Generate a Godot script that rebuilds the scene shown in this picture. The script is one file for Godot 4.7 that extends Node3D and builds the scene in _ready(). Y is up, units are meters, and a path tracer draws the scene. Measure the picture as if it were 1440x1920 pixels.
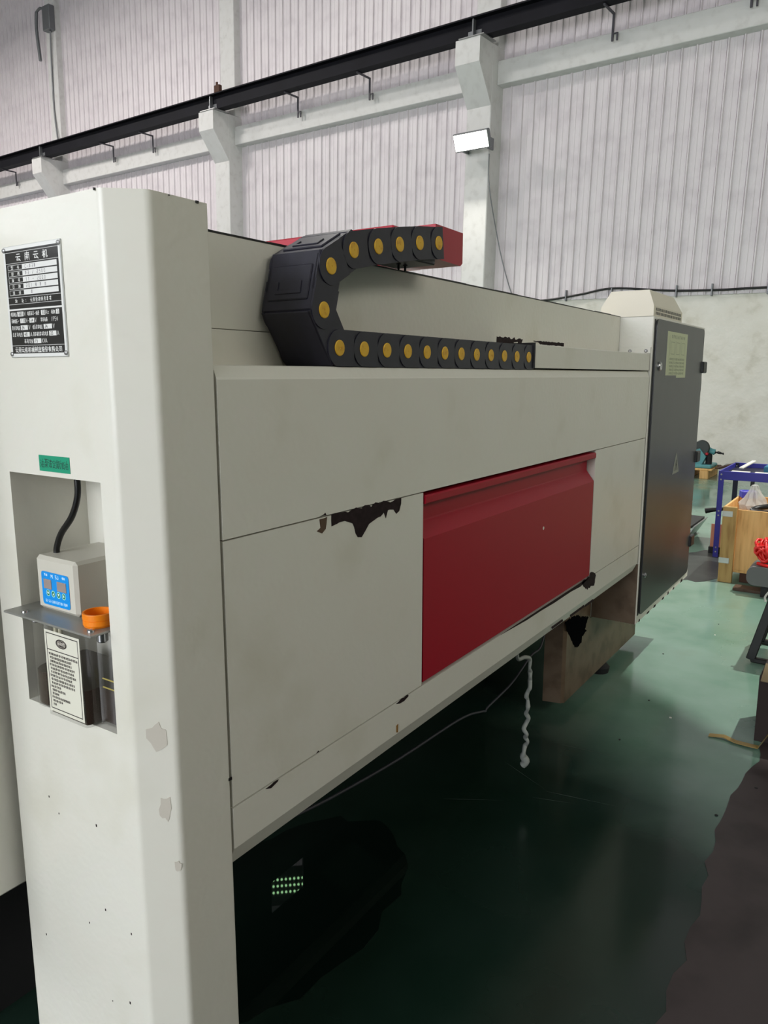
extends Node3D
# Workshop: the rear of a cream press brake with its drag chain, in a white steel-clad hall.
# World axes follow the machine: x along it (away from the camera), y up, z out of its rear apron.

var M := {}
var WT: Transform3D          # frame of the far wall: x along it, y up, z into the room
var rng := RandomNumberGenerator.new()

# ------------------------------------------------------------------ helpers
func mb() -> SurfaceTool:
	var st := SurfaceTool.new()
	st.begin(Mesh.PRIMITIVE_TRIANGLES)
	return st

func face(st: SurfaceTool, pts: Array, out: Vector3, uvs: Array = []) -> void:
	var n := Vector3.ZERO
	for i in range(1, pts.size() - 1):
		n += (pts[i] - pts[0]).cross(pts[i + 1] - pts[0])
	n = n.normalized()
	var order := range(pts.size())
	if n.dot(out) > 0.0:
		order.reverse()
	else:
		n = -n
	for i in range(1, pts.size() - 1):
		for k in [order[0], order[i], order[i + 1]]:
			st.set_normal(n)
			st.set_uv(uvs[k] if uvs.size() else Vector2.ZERO)
			st.add_vertex(pts[k])

# box with chamfered edges
func box(st: SurfaceTool, lo: Vector3, hi: Vector3, ch := 0.0) -> void:
	var c := (lo + hi) * 0.5
	var h := (hi - lo).abs() * 0.5
	obox(st, Transform3D(Basis(), c), h, ch)

func obox(st: SurfaceTool, x: Transform3D, h: Vector3, ch := 0.0) -> void:
	var e := minf(ch, minf(h.x, minf(h.y, h.z)) * 0.9)
	for ax in 3:
		var a1 := (ax + 1) % 3
		var a2 := (ax + 2) % 3
		for s in [-1.0, 1.0]:
			var p := []
			for q in [[-1, -1], [1, -1], [1, 1], [-1, 1]]:
				var v := Vector3.ZERO
				v[ax] = s * h[ax]
				v[a1] = q[0] * (h[a1] - e)
				v[a2] = q[1] * (h[a2] - e)
				p.append(x * v)
			var n := Vector3.ZERO
			n[ax] = s
			face(st, p, x.basis * n)
	if e <= 0.0:
		return
	for ax in 3:
		var a1 := (ax + 1) % 3
		var a2 := (ax + 2) % 3
		for s1 in [-1.0, 1.0]:
			for s2 in [-1.0, 1.0]:
				var p := []
				for q in [[-1.0, 0], [1.0, 0], [1.0, 1], [-1.0, 1]]:
					var v := Vector3.ZERO
					v[ax] = q[0] * (h[ax] - e)
					v[a1] = s1 * (h[a1] - (e if q[1] == 1 else 0.0))
					v[a2] = s2 * (h[a2] - (0.0 if q[1] == 1 else e))
					p.append(x * v)
				var n := Vector3.ZERO
				n[a1] = s1
				n[a2] = s2
				face(st, p, x.basis * n)
	for sx in [-1.0, 1.0]:
		for sy in [-1.0, 1.0]:
			for sz in [-1.0, 1.0]:
				var s := Vector3(sx, sy, sz)
				var k := h * s
				face(st, [x * (k - Vector3(0, e * sy, e * sz)), x * (k - Vector3(e * sx, 0, e * sz)), x * (k - Vector3(e * sx, e * sy, 0))], x.basis * s)

# polygon (in the xy plane of x) extruded along its z from z0 to z1
func prism(st: SurfaceTool, poly: Array, z0: float, z1: float, x := Transform3D(), smooth_deg := 0.0) -> void:
	var pv := PackedVector2Array(poly)
	var tri := Geometry2D.triangulate_polygon(pv)
	for k in range(0, tri.size(), 3):
		for zz in [z0, z1]:
			var p := []
			for j in 3:
				p.append(x * Vector3(pv[tri[k + j]].x, pv[tri[k + j]].y, zz))
			face(st, p, x.basis * Vector3(0, 0, 1 if zz == maxf(z0, z1) else -1))
	var cw := Geometry2D.is_polygon_clockwise(pv)
	var n := pv.size()
	var en := []
	for i in n:
		var d := (pv[(i + 1) % n] - pv[i]).normalized()
		en.append(Vector2(d.y, -d.x) * (-1.0 if cw else 1.0))
	for i in n:
		var j := (i + 1) % n
		var na: Vector2 = en[i]
		var nb: Vector2 = en[i]
		if smooth_deg > 0.0:
			var pr: Vector2 = en[(i + n - 1) % n]
			var nx: Vector2 = en[j]
			if rad_to_deg(absf(pr.angle_to(en[i]))) < smooth_deg:
				na = (pr + en[i]).normalized()
			if rad_to_deg(absf(nx.angle_to(en[i]))) < smooth_deg:
				nb = (nx + en[i]).normalized()
		quadn(st, x * Vector3(pv[i].x, pv[i].y, z0), x * Vector3(pv[j].x, pv[j].y, z0), x * Vector3(pv[j].x, pv[j].y, z1), x * Vector3(pv[i].x, pv[i].y, z1),
			x.basis * Vector3(na.x, na.y, 0), x.basis * Vector3(nb.x, nb.y, 0), x.basis * Vector3(nb.x, nb.y, 0), x.basis * Vector3(na.x, na.y, 0))

func quadn(st: SurfaceTool, a: Vector3, b: Vector3, c: Vector3, d: Vector3, na: Vector3, nb: Vector3, nc: Vector3, nd: Vector3) -> void:
	var g := (b - a).cross(c - a)
	if g.length_squared() < 1e-18:
		g = (c - a).cross(d - a)
	var v := [a, b, c, d]
	var nn := [na, nb, nc, nd]
	var idx := [0, 1, 2, 0, 2, 3]
	if g.dot(na + nb + nc + nd) > 0.0:
		idx = [0, 2, 1, 0, 3, 2]
	for k in idx:
		st.set_normal(nn[k].normalized())
		st.set_uv(Vector2.ZERO)
		st.add_vertex(v[k])

# round tube through points (Catmull-Rom smoothed when smooth > 1)
func tube(st: SurfaceTool, pts: Array, r: float, sides := 8, smooth := 1, radii: Array = []) -> void:
	var p := []
	var rr := []
	if smooth > 1:
		for i in pts.size() - 1:
			var a: Vector3 = pts[maxi(i - 1, 0)]
			var b: Vector3 = pts[i]
			var c: Vector3 = pts[i + 1]
			var d: Vector3 = pts[mini(i + 2, pts.size() - 1)]
			for k in smooth:
				var t := float(k) / smooth
				p.append(b.cubic_interpolate(c, a, d, t))
				rr.append(lerpf(radii[i], radii[i + 1], t) if radii.size() else r)
		p.append(pts[-1])
		rr.append(radii[-1] if radii.size() else r)
	else:
		for i in pts.size():
			p.append(pts[i])
			rr.append(radii[i] if radii.size() else r)
	var rings := []
	var nrms := []
	var up := Vector3.UP
	for i in p.size():
		var t: Vector3 = (p[mini(i + 1, p.size() - 1)] - p[maxi(i - 1, 0)]).normalized()
		if absf(t.dot(up)) > 0.95:
			up = Vector3.RIGHT if absf(t.x) < 0.9 else Vector3.BACK
		var s := t.cross(up).normalized()
		up = s.cross(t).normalized()
		var ring := []
		var nr := []
		for k in sides:
			var a := TAU * k / sides
			var n := s * cos(a) + up * sin(a)
			ring.append(p[i] + n * rr[i])
			nr.append(n)
		rings.append(ring)
		nrms.append(nr)
	for i in p.size() - 1:
		for k in sides:
			var j := (k + 1) % sides
			quadn(st, rings[i][k], rings[i][j], rings[i + 1][j], rings[i + 1][k], nrms[i][k], nrms[i][j], nrms[i + 1][j], nrms[i + 1][k])
	face(st, rings[0], p[0] - p[1])
	face(st, rings[-1], p[-1] - p[-2])

# lathe: profile of Vector2(radius, height) about the y axis of x
func lathe(st: SurfaceTool, prof: Array, x: Transform3D, sides := 20) -> void:
	for i in prof.size() - 1:
		var a: Vector2 = prof[i]
		var b: Vector2 = prof[i + 1]
		if a.is_equal_approx(b):
			continue
		var d := (b - a).normalized()
		var nr := Vector2(d.y, -d.x)
		for k in sides:
			var t0 := TAU * k / sides
			var t1 := TAU * (k + 1) / sides
			var u0 := Vector3(cos(t0), 0, sin(t0))
			var u1 := Vector3(cos(t1), 0, sin(t1))
			var n0 := x.basis * (u0 * nr.x + Vector3(0, nr.y, 0))
			var n1 := x.basis * (u1 * nr.x + Vector3(0, nr.y, 0))
			quadn(st, x * (u0 * a.x + Vector3(0, a.y, 0)), x * (u1 * a.x + Vector3(0, a.y, 0)), x * (u1 * b.x + Vector3(0, b.y, 0)), x * (u0 * b.x + Vector3(0, b.y, 0)), n0, n1, n1, n0)

func disc_poly(c: Vector2, r: float, n := 20) -> Array:
	var p := []
	for i in n:
		p.append(c + Vector2(cos(TAU * i / n), sin(TAU * i / n)) * r)
	return p

func round_rect(lo: Vector2, hi: Vector2, r: float, n := 4) -> Array:
	var p := []
	for q in [[hi.x - r, hi.y - r, 0.0], [lo.x + r, hi.y - r, 0.5 * PI], [lo.x + r, lo.y + r, PI], [hi.x - r, lo.y + r, 1.5 * PI]]:
		for i in n + 1:
			var a: float = q[2] + 0.5 * PI * i / n
			p.append(Vector2(q[0] + cos(a) * r, q[1] + sin(a) * r))
	return p

# commits a mesh whose vertices are given in the world (or in the frame xf) as one named object under parent
func obj(called: String, st: SurfaceTool, m: Material, parent: Node = null, xf := Transform3D()) -> MeshInstance3D:
	var o := MeshInstance3D.new()
	o.name = called
	o.mesh = st.commit()
	o.material_override = m
	o.cast_shadow = GeometryInstance3D.SHADOW_CASTING_SETTING_ON
	var p: Node = parent if parent else self
	p.add_child(o, true)
	o.global_transform = xf
	return o

func tag(o: Node, label: String, category: String, group := "") -> Node:
	o.set_meta("label", label)
	o.set_meta("category", category)
	if group:
		o.set_meta("group", group)
	return o

func thing(called: String, label: String, category: String, at := Vector3.ZERO, group := "") -> Node3D:
	var o := Node3D.new()
	o.name = called
	add_child(o, true)
	o.position = at
	tag(o, label, category, group)
	return o

func struct(called: String, st: SurfaceTool, m: Material, xf := Transform3D()) -> MeshInstance3D:
	var o := obj(called, st, m, null, xf)
	o.set_meta("kind", "structure")
	return o

# ------------------------------------------------------------------ materials
func noise_tex(freq: float, seed_: int, stops: Array, size := 512, octaves := 5, normal := false, bump := 4.0, kind := FastNoiseLite.TYPE_SIMPLEX_SMOOTH) -> NoiseTexture2D:
	var t := NoiseTexture2D.new()
	var n := FastNoiseLite.new()
	n.seed = seed_
	n.frequency = freq
	n.noise_type = kind
	n.fractal_octaves = octaves
	t.noise = n
	t.width = size
	t.height = size
	t.seamless = true
	t.as_normal_map = normal
	t.bump_strength = bump
	if stops.size():
		var g := Gradient.new()
		g.offsets = PackedFloat32Array(stops.map(func(s): return s[0]))
		g.colors = PackedColorArray(stops.map(func(s): return s[1]))
		t.color_ramp = g
	return t

func mat(c: Color, rough := 0.5, metal := 0.0, spec := 0.5) -> StandardMaterial3D:
	var m := StandardMaterial3D.new()
	m.albedo_color = c
	m.roughness = rough
	m.metallic = metal
	m.metallic_specular = spec
	return m

func tri(m: StandardMaterial3D, s: float) -> StandardMaterial3D:
	m.uv1_triplanar = true
	m.uv1_world_triplanar = true
	m.uv1_scale = Vector3(s, s, s)
	m.uv1_triplanar_sharpness = 4.0
	return m

func g(v: float) -> Color:
	return Color(v, v, v)

func make_materials() -> void:
	var peel := noise_tex(0.09, 5, [], 512, 2, true, 1.2)
	var dirt := noise_tex(0.006, 11, [[0.0, Color(0.955, 0.95, 0.93)], [0.35, Color(0.992, 0.99, 0.985)], [1.0, Color(1, 1, 1)]], 512, 4)
	M.cream = tri(mat(Color(0.875, 0.868, 0.83), 0.34), 0.9)
	M.cream.albedo_texture = dirt
	M.cream.normal_enabled = true
	M.cream.normal_texture = peel
	M.cream.normal_scale = 0.15
	M.grimy = tri(mat(Color(0.47, 0.40, 0.335), 0.5), 1.1)
	M.grimy.albedo_texture = noise_tex(0.012, 31, [[0.0, Color(0.74, 0.70, 0.64)], [0.5, Color(0.94, 0.92, 0.88)], [1.0, Color(1, 1, 1)]], 512, 4)
	M.hood = mat(Color(0.88, 0.85, 0.78), 0.4)
	M.chip = tri(mat(Color(0.19, 0.15, 0.155), 0.7, 0.0, 0.25), 6.0)
	M.chip.albedo_texture = noise_tex(0.03, 8, [[0.0, Color(0.75, 0.72, 0.72)], [1.0, Color(1, 1, 1)]], 256, 4)
	M.rustchip = mat(Color(0.33, 0.25, 0.18), 0.7)
	M.primer = mat(Color(0.02, 0.02, 0.035), 0.9, 0.0, 0.1)
	M.red = mat(Color(0.62, 0.05, 0.145), 0.42, 0.0, 0.35)
	M.redarm = mat(Color(0.66, 0.10, 0.19), 0.34)
	M.chain = tri(mat(Color(0.16, 0.155, 0.21), 0.42), 5.0)
	M.chain.albedo_texture = noise_tex(0.02, 3, [[0.0, Color(0.82, 0.82, 0.82)], [1.0, Color(1, 1, 1)]], 256, 4)
	M.cap = tri(mat(Color(0.88, 0.70, 0.18), 0.45), 7.0)
	M.cap.albedo_texture = noise_tex(0.02, 13, [[0.0, Color(0.85, 0.75, 0.65)], [0.4, Color(0.98, 0.96, 0.92)], [1.0, Color(1, 1, 1)]], 256, 4)
	M.door = tri(mat(Color(0.23, 0.235, 0.24), 0.33), 1.2)
	M.door.albedo_texture = noise_tex(0.015, 17, [[0.0, Color(0.9, 0.9, 0.9)], [1.0, Color(1, 1, 1)]], 256, 5)
	M.black = mat(Color(0.05, 0.05, 0.055), 0.45)
	M.rubber = mat(Color(0.035, 0.035, 0.04), 0.38)
	M.chrome = mat(Color(0.75, 0.75, 0.76), 0.25, 1.0)
	M.steel = mat(Color(0.62, 0.62, 0.62), 0.38, 0.8)
	M.alu = mat(Color(0.80, 0.81, 0.80), 0.35, 0.55)
	M.lid = mat(Color(0.58, 0.58, 0.56), 0.4, 0.4)
	M.dark = mat(Color(0.10, 0.10, 0.11), 0.7)
	# hall
	M.siding = tri(mat(Color(0.91, 0.885, 0.895), 0.45), 0.25)
	M.siding.albedo_texture = noise_tex(0.012, 23, [[0.0, Color(0.93, 0.92, 0.93)], [0.5, Color(0.99, 0.985, 0.99)], [1.0, Color(1, 1, 1)]], 512, 4)
	M.plaster = tri(mat(Color(0.955, 0.94, 0.91), 0.8), 0.35)
	M.plaster.albedo_texture = noise_tex(0.008, 29, [[0.0, Color(0.88, 0.87, 0.84)], [0.3, Color(0.97, 0.965, 0.955)], [1.0, Color(1, 1, 1)]], 512, 6)
	M.plaster.normal_enabled = true
	M.plaster.normal_texture = noise_tex(0.02, 41, [], 512, 5, true, 6.0)
	M.plaster.normal_scale = 0.25
	M.concrete = tri(mat(Color(0.88, 0.875, 0.87), 0.7), 0.6)
	M.concrete.albedo_texture = noise_tex(0.012, 37, [[0.0, Color(0.93, 0.925, 0.92)], [0.4, Color(0.985, 0.985, 0.98)], [1.0, Color(1, 1, 1)]], 512, 6)
	M.crane = tri(mat(Color(0.09, 0.09, 0.12), 0.65, 0.0, 0.3), 0.4)
	M.crane.albedo_texture = noise_tex(0.01, 43, [[0.0, Color(0.8, 0.8, 0.8)], [1.0, Color(1, 1, 1)]], 256, 4)
	M.brk = mat(Color(0.30, 0.29, 0.32), 0.5)
	M.rust = mat(Color(0.30, 0.19, 0.14), 0.8)
	M.ceiling = mat(Color(0.7, 0.7, 0.7), 0.8)
	M.floor = tri(mat(Color(1, 1, 1), 0.3), 0.30)
	M.floor.vertex_color_use_as_albedo = true
	M.floor.albedo_texture = noise_tex(0.006, 51, [[0.0, Color(0.80, 0.88, 0.84)], [0.35, Color(0.93, 0.96, 0.94)], [0.7, Color(1, 1, 1)], [1.0, Color(0.97, 0.95, 0.93)]], 1024, 7)
	M.floor.roughness_texture = noise_tex(0.006, 53, [[0.0, g(0.09)], [0.5, g(0.17)], [1.0, g(0.36)]], 512, 6)
	M.floor.roughness = 1.0
	M.floor.normal_enabled = true
	M.floor.normal_texture = noise_tex(0.02, 59, [], 512, 4, true, 1.5)
	M.floor.normal_scale = 0.03
	M.band = tri(mat(Color(0.27, 0.235, 0.235), 0.5), 0.6)
	M.band.albedo_texture = noise_tex(0.01, 61, [[0.0, Color(0.7, 0.68, 0.68)], [0.5, Color(0.95, 0.94, 0.94)], [1.0, Color(1, 1, 1)]], 512, 6)
	M.blue = mat(Color(0.20, 0.20, 0.60), 0.4)
	M.darkblue = mat(Color(0.07, 0.08, 0.20), 0.5)
	M.paper = mat(Color(0.86, 0.86, 0.82), 0.8)
	M.red_net = mat(Color(0.85, 0.09, 0.08), 0.35)
	M.pad = mat(Color(0.42, 0.42, 0.42), 0.9)
	M.lamp = mat(Color(1, 1, 1), 0.5)
	M.lamp.emission_enabled = true
	M.lamp.emission = Color(1.0, 0.99, 0.94)
	M.lamp.emission_energy_multiplier = 6.0
	M.led = mat(Color(1, 1, 1), 0.5)
	M.led.emission_enabled = true
	M.led.emission = Color(0.72, 1.0, 0.70)
	M.led.emission_energy_multiplier = 5.0
	M.panel_glow = mat(Color(1, 1, 1), 0.6)
	M.panel_glow.emission_enabled = true
	M.panel_glow.emission = Color(1.0, 0.99, 0.98)
	M.panel_glow.emission_energy_multiplier = 1.2
	M.fitting = mat(Color(0.5, 0.51, 0.52), 0.4, 0.6)
	# workbench corner
	M.pine = wood(Color(0.74, 0.61, 0.38), 71)
	M.ply = wood(Color(0.93, 0.75, 0.49), 73)
	M.clearwall = mat(Color(0.55, 0.54, 0.48, 0.07), 0.06)
	M.clearwall.transparency = BaseMaterial3D.TRANSPARENCY_ALPHA
	M.oil = mat(Color(0.15, 0.075, 0.05), 0.12)
	M.orange = mat(Color(0.95, 0.52, 0.05), 0.4)
	M.bag = mat(Color(0.82, 0.83, 0.82, 0.55), 0.3)
	M.bag.transparency = BaseMaterial3D.TRANSPARENCY_ALPHA
	M.carton = mat(Color(0.17, 0.13, 0.125), 0.85)
	M.tan = mat(Color(0.66, 0.55, 0.30), 0.4, 0.2)

func wood(c: Color, s: int) -> StandardMaterial3D:
	var m := tri(mat(c, 0.65), 1.6)
	m.uv1_scale = Vector3(5.0, 0.7, 5.0)
	m.albedo_texture = noise_tex(0.012, s, [[0.0, Color(0.80, 0.74, 0.66)], [0.45, Color(0.95, 0.93, 0.9)], [1.0, Color(1, 1, 1)]], 256, 5)
	return m

# ------------------------------------------------------------------ lettering drawn stroke by stroke on a 10 x 10 grid
const GLYPHS := {
	"云": "2181 0494 4428 2888 6699", "南": "1191 5053 1393 1319 9399 3575 3777 5459",
	"机": "0343 2029 2407 2446 5181 5156 5649 8189 8998", "械": "0333 2029 2407 4393 7087 8799 9569 4565 5448 6468 8091",
	"制": "0252 0464 3039 1518 1555 5558 7176 9099", "造": "0112 0414 1417 0999 3292 6064 3494 4585 4548 8588 4888 1709",
	"股": "1117 1709 1141 4149 1444 1646 6154 6181 8193 5595 9559 6699", "份": "3005 2429 5144 7194 4585 8589 6549",
	"有": "0292 4016 3439 3484 8489 3686 3787", "限": "1119 1131 3124 2436 5181 5159 8185 5383 5585 6599 9677",
	"公": "4115 6195 5428 2888 7699", "司": "1191 9199 1363 2528 2565 6568 2868",
	"油": "1122 0415 0926 4349 4393 9399 4999 4696 6069", "泵": "1090 5024 3234 3282 8284 3484 5559 1646 4619 8567 6699",
	"请": "1021 0323 2328 2837 4191 4292 4494 6064 5559 5585 8589 5787 5888", "定": "5051 1292 1213 9293 2484 5458 5686 3619 2899",
	"期": "0252 1017 4047 1444 1545 0757 1809 3859 6167 6759 6191 9199 6494 6696", "加": "0353 2025 2509 5349 6292 6269 9299 6898",
	"型": "0151 0353 2015 4045 6164 9095 1787 5659 0999", "号": "2181 2124 8184 2484 0696 3638 3888 8869",
	"规": "0242 2026 2609 2649 0545 5191 5156 9196 7377 7759 7679", "格": "0343 2029 2407 2446 6143 6191 9154 5494 5659 5696 9699 5999",
	"编": "2003 0333 3306 0636 0938 5191 5155 5549 5494 5994 6569 8589", "日": "2129 2181 8189 2585 2989",
	"重": "2181 0292 2484 2427 8487 2787 2585 5159 0999", "量": "2181 2171 0494 2585 2787 5559 0999 2123 8183",
	"地": "0343 2028 0847 4595 6067 4348 4898 9387 9383", "址": "0343 2028 0847 6169 4449 6595 3999", "省": "5053 2014 7094 2484 2429 8489 2989 2686",
	"电": "1281 1217 8287 1787 1484 5059 5999 9998", "压": "1191 1109 3585 5259 2999 7687", "数": "0333 2028 0626 3619 6144 5393 8359 6499",
	"等": "1161 2313 4383 0595 0797 7379 3849", "相": "0343 2029 2407 2446 5159 5191 9199 5494 5696 5999", "频": "2024 2242 0444 2409 4419 5191 6369 6393 9399 7587 7859",
	"护": "0343 2028 2807 6071 5359 5393 9396 5696", "昆": "2124 2181 8184 2282 2484 1519 1646 1949 6569 9567 6999", "明": "0118 0131 3138 0434 0838 5159 5191 9199 5494 5696",
	"V": "1059 5990", "H": "1019 8089 1585", "z": "2383 8328 2888", "I": "5059", "P": "2029 2080 8085 2585", "A": "0950 5099 2777", "K": "1019 8015 3589", "W": "0029 2952 5279 7999",
	"0": "2080 8089 8929 2920", "1": "5059 3250", "2": "2080 8085 8525 2529 2989", "3": "2080 8089 2989 3585", "4": "6006 0696 6069", "5": "8020 2024 2484 8489 8929", "8": "2080 8089 8929 2920 2585",
	"S": "8020 2025 2585 8589 8929", "U": "1018 1829 2979 7988 8880", "J": "7079 7929 2927", "L": "2029 2989", "B": "2029 2070 7084 8425 2575 7589 8929", "R": "2029 2080 8085 8525 5589",
	"C": "9020 2029 2999", "T": "1090 5059", "O": "2080 8089 8929 2920", "N": "1019 1089 8980", "M": "0009 0055 5590 9099", "-": "2575", ":": "4344 4748", "~": "1636 3655 5574 7494", ".": "4849", "/": "8029", "a": "2484 8489 8929 2926 2686",
}

func line_on(im: Image, a: Vector2, b: Vector2, w: float, c: Color) -> void:
	var n := int(a.distance_to(b)) + 1
	for i in n + 1:
		var p := a.lerp(b, float(i) / n)
		im.fill_rect(Rect2i(int(round(p.x - w / 2)), int(round(p.y - w / 2)), maxi(1, int(round(w))), maxi(1, int(round(w)))), c)

func write(im: Image, s: String, at: Vector2, size: Vector2, step: float, w: float, c: Color) -> void:
	for i in s.length():
		var ch := s[i]
		var o := at + Vector2(step * i, 0)
		if ch == " ":
			continue
		if GLYPHS.has(ch):
			for k in GLYPHS[ch].split(" "):
				var a := Vector2(int(k[0]), int(k[1])) / 9.0 * size
				var b := Vector2(int(k[2]), int(k[3])) / 9.0 * size
				line_on(im, o + a, o + b, w, c)
		else:   # a dense little character, too small to read in the photograph
			var r := RandomNumberGenerator.new()
			r.seed = ch.unicode_at(0)
			for k in 4:
				var y := (k + r.randf() * 0.6) / 4.0
				line_on(im, o + Vector2(r.randf() * 0.3, y) * size, o + Vector2(0.7 + r.randf() * 0.3, y) * size, w, c)
			for k in 2:
				var q := 0.2 + r.randf() * 0.6
				line_on(im, o + Vector2(q, 0) * size, o + Vector2(q, 1) * size, w, c)

func frame_on(im: Image, r: Rect2i, w: int, c: Color) -> void:
	im.fill_rect(Rect2i(r.position, Vector2i(r.size.x, w)), c)
	im.fill_rect(Rect2i(r.position + Vector2i(0, r.size.y - w), Vector2i(r.size.x, w)), c)
	im.fill_rect(Rect2i(r.position, Vector2i(w, r.size.y)), c)
	im.fill_rect(Rect2i(r.position + Vector2i(r.size.x - w, 0), Vector2i(w, r.size.y)), c)

func printed(im: Image, rough := 0.5) -> StandardMaterial3D:
	var m := mat(Color(1, 1, 1), rough)
	m.albedo_texture = ImageTexture.create_from_image(im)
	m.texture_repeat = false
	return m

# a printed face: corners top-left, top-right, bottom-right, bottom-left
func print_face(st: SurfaceTool, tl: Vector3, tr: Vector3, br: Vector3, bl: Vector3, out: Vector3) -> void:
	face(st, [tl, tr, br, bl], out, [Vector2(0, 0), Vector2(1, 0), Vector2(1, 1), Vector2(0, 1)])

# ------------------------------------------------------------------ the scene
func _ready() -> void:
	rng.seed = 4
	camera_and_light()
	make_materials()
	hall()
	columns_and_crane()
	pendant()
	press_brake()
	cabinet()
	drag_chain()
	carriage()
	pump()
	plates()
	floor_things()
	workbench_corner()

func camera_and_light() -> void:
	var cam := Camera3D.new()
	cam.name = "camera"
	add_child(cam)
	var yaw := deg_to_rad(33.8)
	var pitch := deg_to_rad(-10.19)
	var f0 := Vector3(cos(yaw), 0, -sin(yaw))
	var fw := f0 * cos(pitch) + Vector3.UP * sin(pitch)
	var up := f0 * -sin(pitch) + Vector3.UP * cos(pitch)
	cam.transform = Transform3D(Basis(Vector3(sin(yaw), 0, cos(yaw)), up, -fw), Vector3(0, 1.6, 0))
	cam.fov = rad_to_deg(2.0 * atan(960.0 / 1425.0))
	cam.near = 0.05
	cam.far = 200.0
	cam.current = true
	var we := WorldEnvironment.new()
	we.name = "environment"
	var e := Environment.new()
	e.background_mode = Environment.BG_COLOR
	e.background_color = Color(0.8, 0.88, 1.0)
	e.tonemap_mode = Environment.TONE_MAPPER_LINEAR
	e.tonemap_exposure = 1.42
	e.sdfgi_enabled = true
	e.ssao_enabled = true
	e.ssil_enabled = true
	we.environment = e
	add_child(we)
	# frame of the far wall
	var b := Vector3(14.693, 0, -2.549)
	var n := Vector3(-0.998, 0, -0.064).normalized()
	var u0 := Vector3(-0.064, 0, 0.998).normalized()
	var a := 0.0245
	WT = Transform3D(Basis(u0 * cos(a) - Vector3.UP * sin(a), u0 * sin(a) + Vector3.UP * cos(a), n), b)
	# unseen lamps added under the roof to brighten the hall: (position, energy, where it hangs)
	for p in [[Vector3(9.0, 12.6, -9.0), 12.0, "above the machine's far side"], [Vector3(7.5, 12.8, -18.0), 56.0, "midway down the hall"], [Vector3(7.5, 12.8, -26.0), 66.0, "at the far end of the hall"]]:
		added_bay(p[0], p[1], p[2])
	# added daylight sources, unseen: a long window band in the wall behind the camera and a small high one in the wall to the right
	added_glazing("added_window_1", Vector3(-8.9, 6.0, -13.0), Vector2(32.0, 4.5), Vector3(1, 0, 0), 42.0)
	added_glazing("added_window_2", Vector3(3.0, 6.5, 8.9), Vector2(9.0, 2.4), Vector3(0, 0, -1), 12.5, Color(1.0, 0.96, 0.86))
	# a glowing gate added straight behind the camera to light the near post
	added_glazing("added_window_3", Vector3(-8.9, 3.1, -1.4), Vector2(5.0, 3.8), Vector3(1, 0, 0), 36.0)

func area(called: String, xf: Transform3D, size: Vector2, energy: float, c := Color(1, 1, 1)) -> void:
	var l := AreaLight3D.new()
	l.name = called
	l.area_size = size
	l.light_energy = energy
	l.light_color = c
	l.area_range = 60.0
	l.shadow_enabled = true
	add_child(l, true)
	l.transform = xf

func added_bay(p: Vector3, energy: float, place: String) -> void:
	var t := thing("added_bay_panel", "long white lamp added under the roof, out of frame, " + place, "lamp", p, "lamps added under the roof")
	var st := mb()
	box(st, p + Vector3(-0.35, 0, -1.0), p + Vector3(0.35, 0.12, 1.0), 0.02)
	obj("housing", st, mat(Color(0.75, 0.75, 0.75), 0.5), t)
	st = mb()
	face(st, [p + Vector3(-0.32, -0.004, -0.97), p + Vector3(0.32, -0.004, -0.97), p + Vector3(0.32, -0.004, 0.97), p + Vector3(-0.32, -0.004, 0.97)], Vector3.DOWN)
	var gm := mat(Color(1, 1, 1), 0.6)
	gm.emission_enabled = true
	gm.emission = Color(1, 1, 1)
	gm.emission_energy_multiplier = 3.0
	obj("diffuser", st, gm, t)
	for s in [-0.8, 0.8]:
		st = mb()
		tube(st, [p + Vector3(0, 0.1, s), Vector3(p.x, 13.9, p.z + s)], 0.01, 6)
		obj("hanger", st, mat(Color(0.4, 0.4, 0.4), 0.5), t)
	area("added_bay_light", Transform3D(Basis(Vector3.RIGHT, -PI / 2), p - Vector3(0, 0.03, 0)), Vector2(0.64, 1.94), energy, Color(1.0, 0.98, 0.96))

func added_glazing(called: String, c: Vector3, size: Vector2, n: Vector3, energy: float, tint := Color(0.97, 0.985, 1.0)) -> void:  # unseen glowing panel with an area light, added as a daylight source
	var side := Vector3.UP.cross(n).normalized()
	var st := mb()
	var hs := size * 0.5
	face(st, [c + side * hs.x + Vector3.UP * hs.y, c - side * hs.x + Vector3.UP * hs.y, c - side * hs.x - Vector3.UP * hs.y, c + side * hs.x - Vector3.UP * hs.y], n)
	var gm := mat(Color(1, 1, 1), 0.6)
	gm.emission_enabled = true
	gm.emission = Color(0.95, 0.97, 1.0)
	gm.emission_energy_multiplier = 1.2
	var w := struct(called, st, gm)
	var fr := mb()
	var bs := Basis(side, Vector3.UP, n)
	for i in 7:
		obox(fr, Transform3D(bs, c + side * (-hs.x + size.x * i / 6.0)), Vector3(0.04, hs.y + 0.04, 0.05))
	for i in 4:
		obox(fr, Transform3D(bs, c + Vector3.UP * (-hs.y + size.y * i / 3.0)), Vector3(hs.x + 0.04, 0.04, 0.05))
	obj("added_window_frame", fr, mat(Color(0.7, 0.72, 0.74), 0.5), w)
	area(called + "_light", Transform3D(Basis(-side, Vector3.UP, -n), c + n * 0.07), size, energy, tint)

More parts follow.
